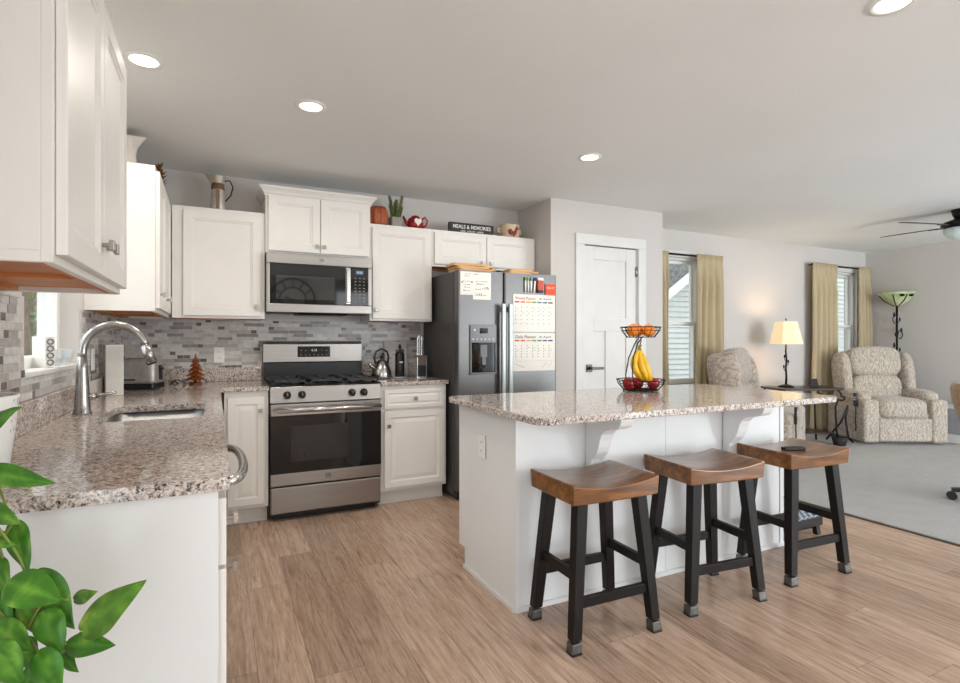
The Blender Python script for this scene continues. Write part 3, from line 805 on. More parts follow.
def planner(label, x0, x1, z0, z1, title, rows, seed, notes):
    t, sh, w, h = paper('wall_planner', label, 'planner', x0, x1, z0, z1, th=.003)
    text_part('title', title, .034, 'red_ink' if seed == 1 else 'dark_ink', t, (-w/2+.018, -.0033, h-.042), wide=.19)
    text_part('month_note', '& April', .022, 'dark_ink', t, (.045, -.0033, h-.038), wide=.11)
    cols = [(176, 46, 44), (206, 76, 60), (222, 160, 60), (108, 150, 70), (60, 130, 110), (44, 70, 128), (44, 46, 92)]
    for i, c in enumerate(cols):
        x = -w/2+.014+i*(w-.028)/7
        MB().box(x, x+.042, -.0034, -.003, h-.066, h-.055).build('day_header', plain('planner_header_%d' % i, c, .7), t)
    rnd = random.Random(seed); mb = MB()
    for r in range(rows):
        z = h-.105-r*(h-.16)/max(rows-1, 1)*(.62 if notes else .95)
        for i in range(7):
            x = -w/2+.018+i*(w-.028)/7; mb.box(x, x+.008, -.0034, -.003, z, z+.007)
            if r < 2 and rnd.random() < .6: mb.box(x+.012, x+.03, -.0034, -.003, z-.012, z-.009)
    if notes:
        mb.box(-w/2+.012, w/2-.012, -.0034, -.003, .078, .079)
        for i in range(7): mb.box(-w/2+.02+i*.012, -w/2+.028+i*.012, -.0034, -.003, .055-i*.005, .059-i*.005)
        for i in range(6): mb.box(w/2-.12+i*.016, w/2-.11+i*.016, -.0034, -.003, .03+(i % 3)*.014, .034+(i % 3)*.014)
    mb.build('date_grid', 'grey_ink', t)
planner('upper dry-erase planner of the two on the refrigerator door', 2.697, 3.09, 1.287, 1.584, 'Weekly Planner', 5, 1, False)
planner('lower dry-erase planner of the two on the refrigerator door', 2.697, 3.09, .975, 1.277, 'Daily Planner', 5, 2, True)
MK = [((120, 168, 90), 'green'), ((150, 190, 110), 'pale green'), ((120, 140, 170), 'pale blue'), ((70, 80, 130), 'dark blue')]
for i, (c, nm) in enumerate(MK):
    t = T('marker_pen', '%s capped white marker clipped upright above the upper planner' % nm, 'marker', (2.806+i*.026, -.780, 1.60), 0, 'markers on the refrigerator door')
    t.rotation_euler = (0, (.0, .0, .0, .12)[i], 0)
    MB().cyl((0, 0, 0), (0, 0, .095), .0075, None, 10).build('barrel', 'sheet_white', t)
    MB().cyl((0, 0, .095), (0, 0, .122), .0085, None, 10).build('cap', plain('marker_cap_%d' % i, c, .4), t)
t = T('board_eraser', 'small red and white dry-erase eraser with a dark end beside the markers', 'eraser', (2.943, -.771, 1.60))
MB().box(-.026, .026, -.022, 0, .02, .10).build('felt_block', plain('eraser_red', (200, 92, 74), .7), t, bevel=.004)
MB().box(-.026, .026, -.022, 0, .10, .122).build('top_cap', 'sheet_white', t, bevel=.004)
MB().box(-.024, .024, -.022, 0, .0, .02).build('end_cap', plain('navy_plastic', (40, 44, 70), .5), t, bevel=.004)
t = T('note_pad', 'bright orange square sticky pad at the right edge of the refrigerator door', 'note pad', (3.04, -.771, 1.59))
MB().box(-.046, .046, -.010, 0, 0, .085).build('pad', plain('orange_paper', (232, 84, 46), .7), t)
text_part('lettering', 'DO IT', .026, 'paper', t, (0, -.0106, .045), align='CENTER')
# boards lying on top of the refrigerator
def board(label, x, y, z, L, Wd, th, rz, grp):
    t = T('cutting_board', label, 'cutting board', (x, y, z), rz, grp)
    P = rrect(-L/2, L/2, -Wd/2, Wd/2, .03, 4)
    MB().poly(P, 'z', 0, th).build('blade', 'board', t, bevel=.002)
    MB().poly(rrect(L/2-.005, L/2+.10, -.022, .022, .018, 4), 'z', .001, th-.001).build('handle', 'board', t, bevel=.002)
for i, (dx, rz, L, nm) in enumerate([(0, .05, .30, 'bottom'), (-.02, -.02, .28, 'middle'), (-.05, -.10, .27, 'topmost')]):
    board('%s wooden paddle board of the left stack on the refrigerator' % nm, 2.40+dx, -.62, 1.7515+i*.0195, L, .22, .019, rz, 'wooden boards on the refrigerator')
for i, nm in enumerate(['lower', 'upper']):
    board('%s wooden board of the right pair on the refrigerator' % nm, 2.80+i*.012, -.62, 1.7515+i*.0195, .22, .20, .019, .03-i*.05, 'wooden boards on the refrigerator')

# ------------------------------------------------------------------ on top of the wall cabinets
ZT = ZU+.762+.0005
def pitcher(label, loc, mat, band, hgt, r, rz):
    t = T('pitcher', label, 'pitcher', loc, rz)
    mb = MB(); prof = [(.80, 0), (.86, .02), (.78, .3), (.66, .62), (.62, .78), (.72, .9), (.86, 1.0)]
    rings = []
    for k, (q, z) in enumerate(prof):
        ring = []
        for i in range(24):
            a = 2*PI*i/24; lip = max(0, math.cos(a-PI))**6*(max(0, z-.7)/.3)*.55
            ring.append((r*(q+lip)*math.cos(a), r*(q+lip*.0)*math.sin(a)*1.0, hgt*z+lip*hgt*.10))
        rings.append(ring)
    mb.loft(rings, False, True); mb.face([mb.v(p) for p in rings[0]][::-1]); mb.build('body', mat, t)
    MB().tube([(r*.70, 0, hgt*.90), (r*1.25, 0, hgt*.93), (r*1.6, 0, hgt*.75), (r*1.35, 0, hgt*.5), (r*.78, 0, hgt*.32)], r*.075, 8).build('handle', mat if not band else 'iron', t)
    if band:
        MB().lathe([(r*.70, hgt*.62), (r*.715, hgt*.63), (r*.665, hgt*.80), (r*.64, hgt*.80)], seg=24, cap=False).build('band', plain('rusty_band', (120, 88, 64), .7, .1), t)
        MB().box(-.012, .012, -r*.86, -r*.66, hgt*.05, hgt*.6).build('tag_strip', plain('rusty_strip', (140, 112, 92), .75, 0), t)
pitcher('galvanized metal pitcher with a rusty band, above the cabinet left of the microwave', (.605, -.20, ZT), plain('galvanized_metal', (200, 192, 180), .5, .45, .08), True, .25, .062, 0)
pitcher('white ceramic pitcher partly hidden on the tall left wall cabinet', (.12, -.74, ZT), plain('white_glaze', (228, 218, 208), .25), False, .27, .075, PI)
t = T('leaf_ornament', 'small bronze leaf ornament above the left wall cabinet near the corner', 'ornament', (.262, -.42, ZT))
MB().lathe([(.03, 0), (.035, .006), (.012, .02), (.008, .06)], seg=12).build('foot', plain('antique_gold', (150, 112, 60), .4, .8), t)
rnd = random.Random(4)
mb = MB()
for k in range(26):
    a = rnd.uniform(0, 2*PI); z = .05+.16*k/26; r = .045*(1-abs(k/26-.4)); c = Vector((0, 0, z)); d = Vector((math.cos(a)*r, math.sin(a)*r, .03))
    sd = Vector((-math.sin(a), math.cos(a), 0))*.014
    A = [c, c+d*.6+sd+Vector((0, 0, .004)), c+d*1.3, c+d*.6-sd-Vector((0, 0, .004))]
    B = [p+Vector((0, 0, .003)) for p in A]
    mb.loft([[tuple(p) for p in A], [tuple(p) for p in B]], True, False)
mb.build('leaves', plain('antique_bronze', (136, 100, 56), .38, .7, .3, 40), t)
t = T('carved_bowl', 'carved orange-brown wooden bowl just right of the crown molding', 'bowl', (1.772, -.19, ZT))
mb = MB(); rings = []
for q, z in ((.78, 0), (.96, .03), (1.0, .08), (.92, .13), (.74, .158), (.6, .15), (.55, .03)):
    rings.append([(.082*q*(1+.06*math.cos(9*a))*math.cos(a), .082*q*(1+.06*math.cos(9*a))*math.sin(a), z) for a in [2*PI*i/54 for i in range(54)]])
mb.loft(rings, True, True).build('bowl_body', 'terracotta', t)
t = T('succulent', 'small spiky green succulent in a square grey pot above the right wall cabinet', 'plant', (1.918, -.20, ZT))
MB().loft([[(p[0], p[1], z) for p in rrect(-.048*q, .048*q, -.048*q, .048*q, .01, 2)] for q, z in ((.9, 0), (1, .085), (.9, .085), (.86, .07))], True, False).build('pot', plain('grey_concrete', (150, 146, 138), .8), t)
rnd = random.Random(9); mb = MB()
for k in range(6):
    a = k*1.05+.4; top = Vector((math.cos(a)*.058, math.sin(a)*.04, .175+.04*(k % 3))); p0 = Vector((math.cos(a)*.015, math.sin(a)*.015, .07))
    for j in range(16):
        u = j/15; c = p0.lerp(top, u)
        for s_ in range(4):
            b = s_*PI/2+j*.8; d = Vector((math.cos(b), math.sin(b), .7))*(.034*(1-u*.5))
            sd = Vector((-math.sin(b), math.cos(b), 0))*.010
            mb.loft([[tuple(c-sd), tuple(c+sd), tuple(c+Vector((0, 0, .006)))], [tuple(c+d-sd*.2), tuple(c+d+sd*.2), tuple(c+d+Vector((0, 0, .002)))]], True, False)
mb.build('rosette', plain('olive_green_leaves', (104, 116, 66), .6, 0, .25, 60), t)
red = plain('red_glaze', (150, 22, 30), .2); wg = plain('white_glaze_heart', (236, 226, 216), .3)
t = T('teapot', 'red ceramic teapot with a white heart above the right wall cabinet', 'teapot', (2.086, -.20, ZT))
t.scale = (1, 1, 1.18)
MB().lathe([(.045, 0), (.062, .012), (.070, .045), (.058, .078), (.036, .09), (.034, .096), (.014, .104), (.001, .104)], seg=24).build('pot_body', red, t)
MB().tube([(-.055, 0, .03), (-.085, 0, .055), (-.105, 0, .092)], lambda u: .016-.008*u, 10).build('spout', red, t)
MB().tube([(.052, 0, .075), (.085, 0, .098), (.108, 0, .075), (.095, 0, .038), (.058, 0, .022)], .008, 8).build('handle', red, t)
pts = []
for i in range(28):
    a = 2*PI*i/28; pts.append((.0019*16*math.sin(a)**3, .05+.0019*(13*math.cos(a)-5*math.cos(2*a)-2*math.cos(3*a)-math.cos(4*a))))
MB().poly(pts, 'y', -.075, -.06).build('heart', wg, t)
t = T('wooden_sign', 'black wooden sign reading MEALS & MEMORIES above the refrigerator cabinet', 'sign', (2.584, -.235, ZT))
MB().box(-.211, .211, -.018, .018, 0, .092).build('board', plain('charcoal_sign_paint', (52, 47, 46), .7, 0, .1), t, bevel=.002)
text_part('lettering', 'MEALS & MEMORIES', .045, 'white_ink', t, (0, -.0186, .043), align='CENTER', wide=.36, bold=.0006)
text_part('small_lettering', 'ARE  MADE  HERE', .022, 'white_ink', t, (0, -.0186, .014), align='CENTER', wide=.22)
t = T('rooster_pot', 'cream ceramic pot painted with a red rooster at the right end of the cabinet tops', 'pot', (2.985, -.20, ZT))
cr = plain('cream_glaze', (214, 190, 160), .35)
MB().lathe([(.066, 0), (.085, .015), (.093, .07), (.088, .115), (.092, .122), (.084, .122), (.08, .02)], seg=28).build('pot_body', cr, t)
for s_ in (-1, 1): MB().tube([(s_*.088, 0, .085), (s_*.115, 0, .085), (s_*.115, 0, .055), (s_*.09, 0, .05)], .009, 8).build('handle', cr, t)
RO = [(-.045, .03), (-.03, .022), (-.012, .02), (-.004, .008), (.004, .02), (.018, .03), (.022, .055), (.03, .075), (.045, .07), (.034, .088), (.022, .10), (.008, .085), (.0, .062), (-.018, .05), (-.034, .075), (-.052, .07), (-.056, .05)]
MB().poly(RO, 'y', -.096, -.07).build('rooster_painting', plain('rooster_red_brown', (126, 40, 30), .5, 0, .2, 30), t)

# ------------------------------------------------------------------ on the counters and sill
def outlet(label, loc, rz, n=2, cat='outlet'):
    t = T('wall_outlet', label, cat, loc, rz)
    MB().box(-.036, .036, -.006, 0, -.058, .058).build('cover_plate', 'sheet_white', t, bevel=.003)
    for z in (-.021, .021):
        MB().poly(rrect(-.017, .017, z-.0145, z+.0145, .006, 3), 'y', -.0085, -.006).build('socket', 'sheet_white', t)
        MB().box(-.008, -.0055, -.0088, -.0084, z-.004, z+.006).box(.0055, .008, -.0088, -.0084, z-.004, z+.006).build('slot', 'dark_ink', t)
outlet('white duplex outlet on the tile behind the copper tree ornament', (.614, -.010, 1.11), 0)
outlet('white outlet plate on the left wall tile behind the faucet', (.010, -1.06, 1.12), PI/2)
outlet('white outlet on the end of the island', (1.790, -2.06, .69), -PI/2)
t = T('copper_tree', 'copper-coloured metal tree ornament on the counter below the outlet', 'ornament', (.466, -.26, ZC+.0005))
mb = MB(); mb.lathe([(.042, 0), (.042, .012), (.012, .016), (.008, .05), (.006, .20), (.002, .215)], seg=14)
mb.build('stand', 'copper', t)
mb = MB()
for k in range(5):
    z = .165-k*.031; r = .026+k*.012
    for i in range(11):
        a = i*2*PI/11+k*.29; d = Vector((math.cos(a), math.sin(a), 0)); sd = Vector((-math.sin(a), math.cos(a), 0))
        p = Vector((0, 0, z)); w_ = .011+.0025*k
        A = [p+sd*.003+Vector((0, 0, .03)), p-sd*.003+Vector((0, 0, .03)), p+d*r*.7-sd*w_, p+d*r-Vector((0, 0, .014)), p+d*r*.7+sd*w_]
        mb.loft([[tuple(q) for q in A], [tuple(q-d*.002-Vector((0, 0, .002))) for q in A]], True, False)
mb.build('branches', 'copper', t)
# toaster and its cord
t = T('toaster', 'brushed stainless toaster with a black base in the corner of the left counter', 'toaster', (.165, -.50, ZC+.0005), -.30)
MB().poly(rrect(-.115, .115, -.085, .085, .02, 4), 'z', .006, .04).build('base', 'black', t, bevel=.004)
mb = MB(); rings = []
for q, z in ((1, .04), (1, .06), (.985, .12), (.95, .165), (.88, .185), (.72, .192)):
    rings.append([(p[0]*q, p[1]*q*(1 if z < .15 else .97), z) for p in rrect(-.118, .118, -.087, .087, .03, 5)])
mb.loft(rings, True, True).build('shell', 'toaster_steel', t)
for y in (-.03, .03): MB().box(-.08, .08, y-.012, y+.012, .19, .1935).build('slot', 'black', t)
MB().box(.115, .135, -.018, .018, .12, .135).box(.115, .122, -.02, .02, .06, .15).build('lever', 'black', t)
MB().box(-.06, .01, -.089, -.0865, .058, .068).build('name_badge', 'dark_ink', t)
tag(MB().tube([(.33, -.50, .935), (.35, -.47, .96), (.37, -.44, .935), (.35, -.42, .923), (.33, -.40, .945), (.36, -.33, .955), (.40, -.20, .923), (.38, -.06, .935)], .0045, 8).build('power_cord', 'black'), 'black coiled power cord on the counter right of the toaster', 'cord')
t = T('white_box', 'tall plain white box standing between the faucet and the toaster', 'box', (.075, -.86, ZC+.0005), .25)
MB().box(-.042, .042, -.05, .05, 0, .282).build('carton', 'paper', t, bevel=.003)
MB().box(-.038, .038, -.0505, -.05, .01, .272).build('front_panel', plain('off_white_card', (226, 222, 214), .6), t)
# sill: white block with a scroll ornament, and two glass pieces
t = T('sill_block', 'white upright block with grey scroll pattern on the kitchen window sill', 'decoration', (-.04, -1.735, WK[2]+.0065), 1.0)
MB().box(-.022, .022, -.030, .030, 0, .125).build('block', 'paper', t, bevel=.002)
mb = MB()
for z in (.02, .048, .076, .104):
    mb.tube([(.014*math.cos(a), -.0308, z+.010*math.sin(a)) for a in [2*PI*i/14 for i in range(14)]], .0035, 5, True)
mb.build('scroll_pattern', 'grey_ink', t)
for i, (x, y, r, nm) in enumerate([(-.03, -1.60, .03, 'first small cut-glass dish right of the white block on the kitchen sill'), (-.02, -1.49, .034, 'second small cut-glass dish, nearer the faucet, on the kitchen sill')]):
    t = T('glass_dish', nm, 'glass dish', (x, y, WK[2]+.0065), 0, 'glass dishes on the kitchen sill')
    MB().lathe([(r*.6, 0), (r*.5, .01), (r, .035), (r*1.05, .07), (r*.95, .07), (r*.85, .035), (.001, .014)], seg=10, smooth=False).build('dish_body', plain('pressed_glass', (225, 228, 228), .08, 0, .01, alpha=.75), t)
# right of the stove
t = T('kettle', 'polished steel kettle with an arched black handle right of the stove', 'kettle', (1.785, -.25, ZC+.0005))
MB().lathe([(.078, 0), (.082, .012), (.076, .06), (.056, .115), (.034, .14), (.03, .145), (.012, .15), (.010, .165), (.001, .168)], seg=28).build('pot_body', 'chrome', t)
MB().cyl((0, 0, .165), (0, 0, .185), .012, .009, 12).build('lid_knob', 'black', t)
MB().tube([(-.055, 0, .075), (-.085, 0, .10), (-.10, 0, .125)], lambda u: .017-.006*u, 10).build('spout', 'chrome', t)
MB().tube([(-.05, 0, .12), (-.058, 0, .17), (-.045, 0, .215), (0, 0, .235), (.045, 0, .215), (.058, 0, .17), (.05, 0, .12)], .009, 8).build('handle', 'black', t)
t = T('saucer', 'small white saucer under the black canister', 'saucer', (1.93, -.27, ZC+.0005))
MB().lathe([(.035, 0), (.055, .008), (.058, .012), (.03, .006), (.001, .005)], seg=24).build('dish_body', 'sheet_white', t)
t = T('canister', 'black cylindrical canister with a plunger lid on a white saucer', 'canister', (1.93, -.27, ZC+.0072))
MB().lathe([(.036, 0), (.038, .004), (.038, .19), (.034, .195)], seg=24).build('can_body', 'black', t)
MB().lathe([(.030, .195), (.030, .205), (.010, .21), (.008, .232), (.014, .24), (.012, .252), (.003, .27), (.001, .27)], seg=20).build('lid', 'black', t)
MB().tube([(-.03, 0, .20), (-.03, 0, .218), (.03, 0, .218), (.03, 0, .20)], .006, 6).build('clip', 'black', t)
MB().poly([(-.014, .118), (.014, .118), (.014, .126), (-.014, .126)], 'y', -.0388, -.034).build('label_mark', 'white_ink', t)
t = T('knife_holder', 'clear countertop knife holder with a dark lower half beside the refrigerator', 'knife holder', (2.105, -.27, ZC+.0005))
MB().box(-.042, .042, -.042, .042, 0, .008).box(-.042, -.036, -.042, .042, .008, .165).box(.036, .042, -.042, .042, .008, .165).build('side_frame', 'steel_light', t)
MB().box(-.0355, .0355, -.035, .035, .009, .10).build('dark_insert', 'black', t)
MB().box(-.0355, .0355, -.036, .036, .10, .165).build('upper_insert', plain('brown_bristle', (122, 104, 94), .6), t)
MB().box(-.045, .045, -.045, .045, .165, .176).build('rim', plain('rim_brown', (110, 92, 84), .5), t)
for i, (x, y, hh) in enumerate([(-.026, -.01, .155), (-.009, .012, .17), (.009, -.012, .165), (.026, .01, .15)]):
    t = T('kitchen_knife', '%s steel-handled knife in the clear holder' % ['leftmost', 'second from left', 'third from left', 'rightmost'][i], 'knife', (2.105+x, -.27+y, ZC+.177), 0, 'knives in the clear holder')
    MB().poly(rrect(-.007, .007, 0, hh, .005, 3), 'y', -.005, .005).build('handle', 'steel_light', t, bevel=.002)
    MB().box(-.002, .002, -.0052, -.005, .02, hh-.02).build('handle_inlay', 'black', t)
t = T('wall_plaque', 'pale grey square plaque with dark dashes leaning on the tile behind the canister', 'plaque', (1.962, -.045, ZC+.103))
t.rotation_euler = (-.2, 0, 0); t.location = (1.968, -.075, ZC+.002)
MB().box(-.098, .098, -.006, 0, 0, .295).build('panel', plain('pale_grey_board', (200, 195, 190), .5), t, bevel=.002)
mb = MB()
for (x, z, L) in ((-.08, .15, .05), (.03, .152, .045), (-.07, .11, .03), (.04, .09, .035), (-.03, .18, .06), (.05, .05, .03)): mb.box(x, x+L, -.0066, -.006, z, z+.006)
mb.build('dash_pattern', 'grey_ink', t)

# ------------------------------------------------------------------ island
IX0, IX1, IY0, IY1 = 1.795, 3.633, -2.382, -1.762
t = T('kitchen_island', 'white kitchen island cabinet with scrolled corbels under its overhanging top', 'island', (IX0, IY0, 0)); w = IX1-IX0; d = IY1-IY0
MB().box(.02, w-.02, .015, d, .105, .883).box(.02, w-.02, .015, d-.075, 0, .105).build('carcass', 'white_panel', t)
mb = MB(); mb.poly([(.0, 0), (d-.072, 0), (d-.072, .105), (d, .105), (d, .883), (0, .883)], 'x', 0, .02); mb.build('end_panel', 'white_panel', t, bevel=.0015)
mb = MB(); mb.poly([(.0, 0), (d-.072, 0), (d-.072, .105), (d, .105), (d, .883), (0, .883)], 'x', w-.02, w); mb.build('end_panel', 'white_panel', t, bevel=.0015)
for x0, x1 in ((.02, .395), (.395, .905), (.905, 1.33), (1.33, w-.02)):
    MB().box(x0+.001, x1-.001, .003, .016, 0, .883).build('back_panel', 'white_panel', t, bevel=.001)
for x in (.0, w-.03):
    MB().box(x, x+.03, -.004, .004, .012, .883).build('batten', 'white_panel', t, bevel=.001)
mb = MB(); mb.poly([(0, 0), (-.012, 0), (-.010, .012), (-.004, .02), (0, .02)], 'x', -.004, w+.004)
mb.box(-.010, 0, 0, d-.072, 0, .018)
mb.build('shoe_molding', 'trim', t)
def corbel(x):
    P = [(-.001, .882), (-.255, .882), (-.253, .862), (-.246, .845), (-.232, .832), (-.205, .824), (-.17, .818), (-.14, .806), (-.118, .785), (-.105, .755), (-.096, .725), (-.082, .695), (-.058, .672), (-.042, .655), (-.038, .58), (-.03, .53), (-.018, .515), (-.001, .505)]
    P = [(y-.0035, z) for y, z in P]
    MB().poly(P, 'x', x, x+.075).build('corbel', 'white_panel', t, bevel=.004)
for x in (.385, 1.32): corbel(x)
it = MB(); slab(it, rrect(1.722, 3.665, -2.70, -1.742, .06, 6), [], .884, ZC)
tag(it.build('countertop', 'granite', bevel=.004), 'long granite island top with rounded corners overhanging the stools', 'countertop')

# fruit stand on the island
FB = (2.903, -1.972, ZC+.0005)
t = T('fruit_stand', 'black wire two-tier fruit stand on the island', 'fruit stand', FB)
def basket(nm, r0, r1, z0, z1, nv, flat=True):
    mb = MB(); circ = lambda r, z: [(r*math.cos(2*PI*i/40), r*math.sin(2*PI*i/40), z) for i in range(40)]
    mb.tube(circ(r1, z1), .0033, 6, True); mb.tube(circ(r1*.97, z1-.02), .0018, 5, True); mb.tube(circ(r0, z0), .0028, 6, True); mb.tube(circ(r0*.5, z0), .002, 5, True)
    for i in range(nv):
        a = 2*PI*i/nv; c, s_ = math.cos(a), math.sin(a)
        mb.tube([(r1*c, r1*s_, z1), ((r0*.3+r1*.7)*c, (r0*.3+r1*.7)*s_, (z0*.45+z1*.55)), (r0*1.04*c, r0*1.04*s_, z0+.008), (r0*.9*c, r0*.9*s_, z0), (.01*c, .01*s_, z0)], .0017, 5)
    return mb.build(nm, 'iron', t)
basket('lower_basket', .105, .142, .008, .068, 22)
basket('upper_basket', .085, .118, .325, .385, 18)
for dy in (-.012, .012):
    MB().tube([(-.075, dy*3, .008), (-.09, dy*2.4, .10), (-.075, dy*1.6, .20), (-.035, dy, .285), (0, dy, .322)], .0036, 8).build('support_wire', 'iron', t)
MB().tube([(0, 0, .325), (.004, 0, .30), (-.006, 0, .275), (-.004, 0, .268), (.008, 0, .276)], .003, 8).build('banana_hook', 'iron', t)
mb = MB()
for i in range(3):
    a = 2*PI*i/3+.5; mb.sphere((.10*math.cos(a), .10*math.sin(a), .004), .005)
mb.build('foot', 'iron', t)
bt = T('banana_bunch', 'bunch of ripe yellow bananas hanging from the hook of the fruit stand', 'bananas', (FB[0]-.004, FB[1]+.004, FB[2]+.262))
by = plain('banana_skin', (238, 186, 40), .45, 0, .08, 12); bb = plain('banana_tip', (70, 52, 24), .8)
MB().cyl((0, 0, -.018), (.0, 0, .012), .011, .008, 10).build('stem_crown', plain('banana_stem', (150, 130, 44), .6), bt)
for k, (ax, ay, bl) in enumerate([(-.055, -.01, 1.0), (-.022, -.035, 1.04), (.0, -.045, 1.05), (-.035, .028, .96), (.012, .03, 1.0)]):
    P = []
    for i in range(11):
        u = i/10; P.append((ax*math.sin(u*PI*.9)*1.15+.06*u*u, ay*math.sin(u*PI*.75)+.0*u, -.012-.195*bl*u))
    b = MB().tube(P, lambda u: .006+.0125*min(1, u*4)*(1 if u < .8 else max(.25, 1-(u-.8)*3.6)), 8).build('banana', by, bt)
    e = Vector(P[-1]); MB().sphere(tuple(e), .0045).build('tip', bb, b)
og = plain('orange_peel', (240, 134, 22), .42, 0, .05, 60)
for i, (x, y, nm) in enumerate([(-.044, .016, 'orange in the front left of the upper fruit basket'), (.040, -.022, 'orange in the front right of the upper fruit basket'), (.034, .060, 'orange at the back of the upper fruit basket')]):
    t = T('orange', nm, 'orange', (FB[0]+x, FB[1]+y, FB[2]+.327), 0, 'oranges in the upper basket')
    MB().sphere((0, 0, .039), .039, .039, .038, 20, 12).build('peel', og, t)
    MB().sphere((0.004, -.002, .0785), .004, .004, .002, 8, 4).build('stem_button', plain('stem_green', (92, 104, 50), .7), t)
ap = plain('apple_skin', (172, 22, 32), .25, 0, .22, 14)
for i, (x, y, nm) in enumerate([(-.068, .030, 'red apple at the left of the lower fruit basket'), (.022, .048, 'red apple in the middle of the lower fruit basket behind the bananas'), (.070, -.032, 'red apple at the right of the lower fruit basket')]):
    t = T('apple', nm, 'apple', (FB[0]+x, FB[1]+y, FB[2]+.0105), .7*i, 'apples in the lower basket')
    MB().lathe([(.002, .003), (.016, 0), (.030, .012), (.036, .034), (.034, .050), (.024, .063), (.010, .064), (.002, .058)], seg=20).build('flesh', ap, t)
    MB().tube([(0, 0, .056), (.002, 0, .068), (.006, 0, .074)], .0018, 6).build('stem', bb, t)

# ------------------------------------------------------------------ stools
def stool(label, loc, rz):
    t = T('bar_stool', label, 'stool', loc, rz, 'saddle stools along the island')
    nx, ny = 14, 4; sw, sd, st = .218, .166, .080; ztop = .657
    mb = MB()
    def top(u): return ztop-.025*(1-(2*u-1)**2)
    T_ = [[mb.v((-sw+2*sw*i/nx, -sd+2*sd*j/ny, top(i/nx))) for j in range(ny+1)] for i in range(nx+1)]
    B_ = [[mb.v((-sw+.004+(2*sw-.008)*i/nx, -sd+.004+(2*sd-.008)*j/ny, ztop-st-.004*(1-(2*i/nx-1)**2))) for j in range(ny+1)] for i in range(nx+1)]
    for i in range(nx):
        for j in range(ny):
            mb.face([T_[i][j], T_[i+1][j], T_[i+1][j+1], T_[i][j+1]], True); mb.face([B_[i][j], B_[i][j+1], B_[i+1][j+1], B_[i+1][j]], True)
    for i in range(nx):
        mb.face([T_[i][0], B_[i][0], B_[i+1][0], T_[i+1][0]]); mb.face([T_[i][ny], T_[i+1][ny], B_[i+1][ny], B_[i][ny]])
    for j in range(ny):
        mb.face([T_[0][j], T_[0][j+1], B_[0][j+1], B_[0][j]]); mb.face([T_[nx][j], B_[nx][j], B_[nx][j+1], T_[nx][j+1]])
    mb.build('seat', 'seat_wood', t, bevel=.006, seg=3, ang=50)
    zb = ztop-st-.006
    tp = lambda sx, sy, z: (sx*(.150+(.203-.150)*(1-z/zb)), sy*(.112+(.150-.112)*(1-z/zb)), z)
    for sx in (-1, 1):
        for sy in (-1, 1):
            lg = MB().beam(tp(sx, sy, zb+.008), tp(sx, sy, .052), .052, .046, .043, .041).build('leg', 'leg_wood', t, bevel=.003)
            MB().beam(tp(sx, sy, .044), tp(sx, sy, .008), .0445, .0425, .0452, .0432).build('foot_cap', 'cap_metal', lg, bevel=.002)
            MB().beam(tp(sx, sy, .008), tp(sx, sy, .0), .046, .044).build('foot_pad', 'black', lg)
    def rail(a, b): MB().bar(a, b, .022, .040).build('stretcher', 'leg_wood', t, bevel=.002)
    rail(tp(-1, -1, .185), tp(1, -1, .185)); rail(tp(-1, 1, .215), tp(1, 1, .215))
    rail(tp(-1, -1, .285), tp(-1, 1, .285)); rail(tp(1, -1, .285), tp(1, 1, .285))
    return t
s0 = stool('brown saddle-seat stool nearest the kitchen, at the left end of the island', (2.05, -2.612, 0), -.02)
for x, y, r, nm in ((2.705, -2.612, -.10, 'middle brown saddle-seat stool of the three along the island'), (3.375, -2.612, -.06, 'brown saddle-seat stool with a black remote lying on it')):
    c = copy_tree(s0); c.location = (x, y, 0); c.rotation_euler = (0, 0, r); c['label'] = nm
t = T('remote_control', 'small black remote control lying on the seat of the right stool', 'remote', (3.372, -2.622, .6335), -.35)
MB().poly(rrect(-.062, .062, -.019, .019, .008, 3), 'z', 0, .016).build('case', 'black', t, bevel=.004)
mb = MB()
for i in range(7):
    for j in range(2): mb.cyl((-.045+i*.015, -.006+j*.012, .016), (-.045+i*.015, -.006+j*.012, .018), .0035, None, 8)
mb.build('buttons', plain('dark_grey_rubber', (60, 60, 62), .6), t)
t = T('footrest', 'low black footrest with a blue and white woven top beside the island', 'footrest', (3.87, -2.24, 0), .0)
MB().box(-.15, .15, -.14, .14, .06, .115).build('frame', 'black', t, bevel=.004)
def weave():
    a = NT('blue_white_weave'); ck = a.n('ShaderNodeTexChecker'); ck.inputs['Scale'].default_value = 42
    ck.inputs[1].default_value = lin((210, 222, 232)); ck.inputs[2].default_value = lin((40, 66, 100)); a.l(a.coord(), ck.inputs[0])
    a.set(col=ck.outputs[0], rough=.6); return a.m
MB().box(-.14, .14, -.13, .13, .113, .121).build('woven_top', weave(), t, bevel=.003)
for sx in (-1, 1):
    for sy in (-1, 1): MB().beam((sx*.115, sy*.11, .076), (sx*.125, sy*.12, 0), .035, .03).build('leg', 'black', t)
MB().box(-.12, .12, -.10, .10, .03, .075).build('motor_housing', 'black', t, bevel=.01)

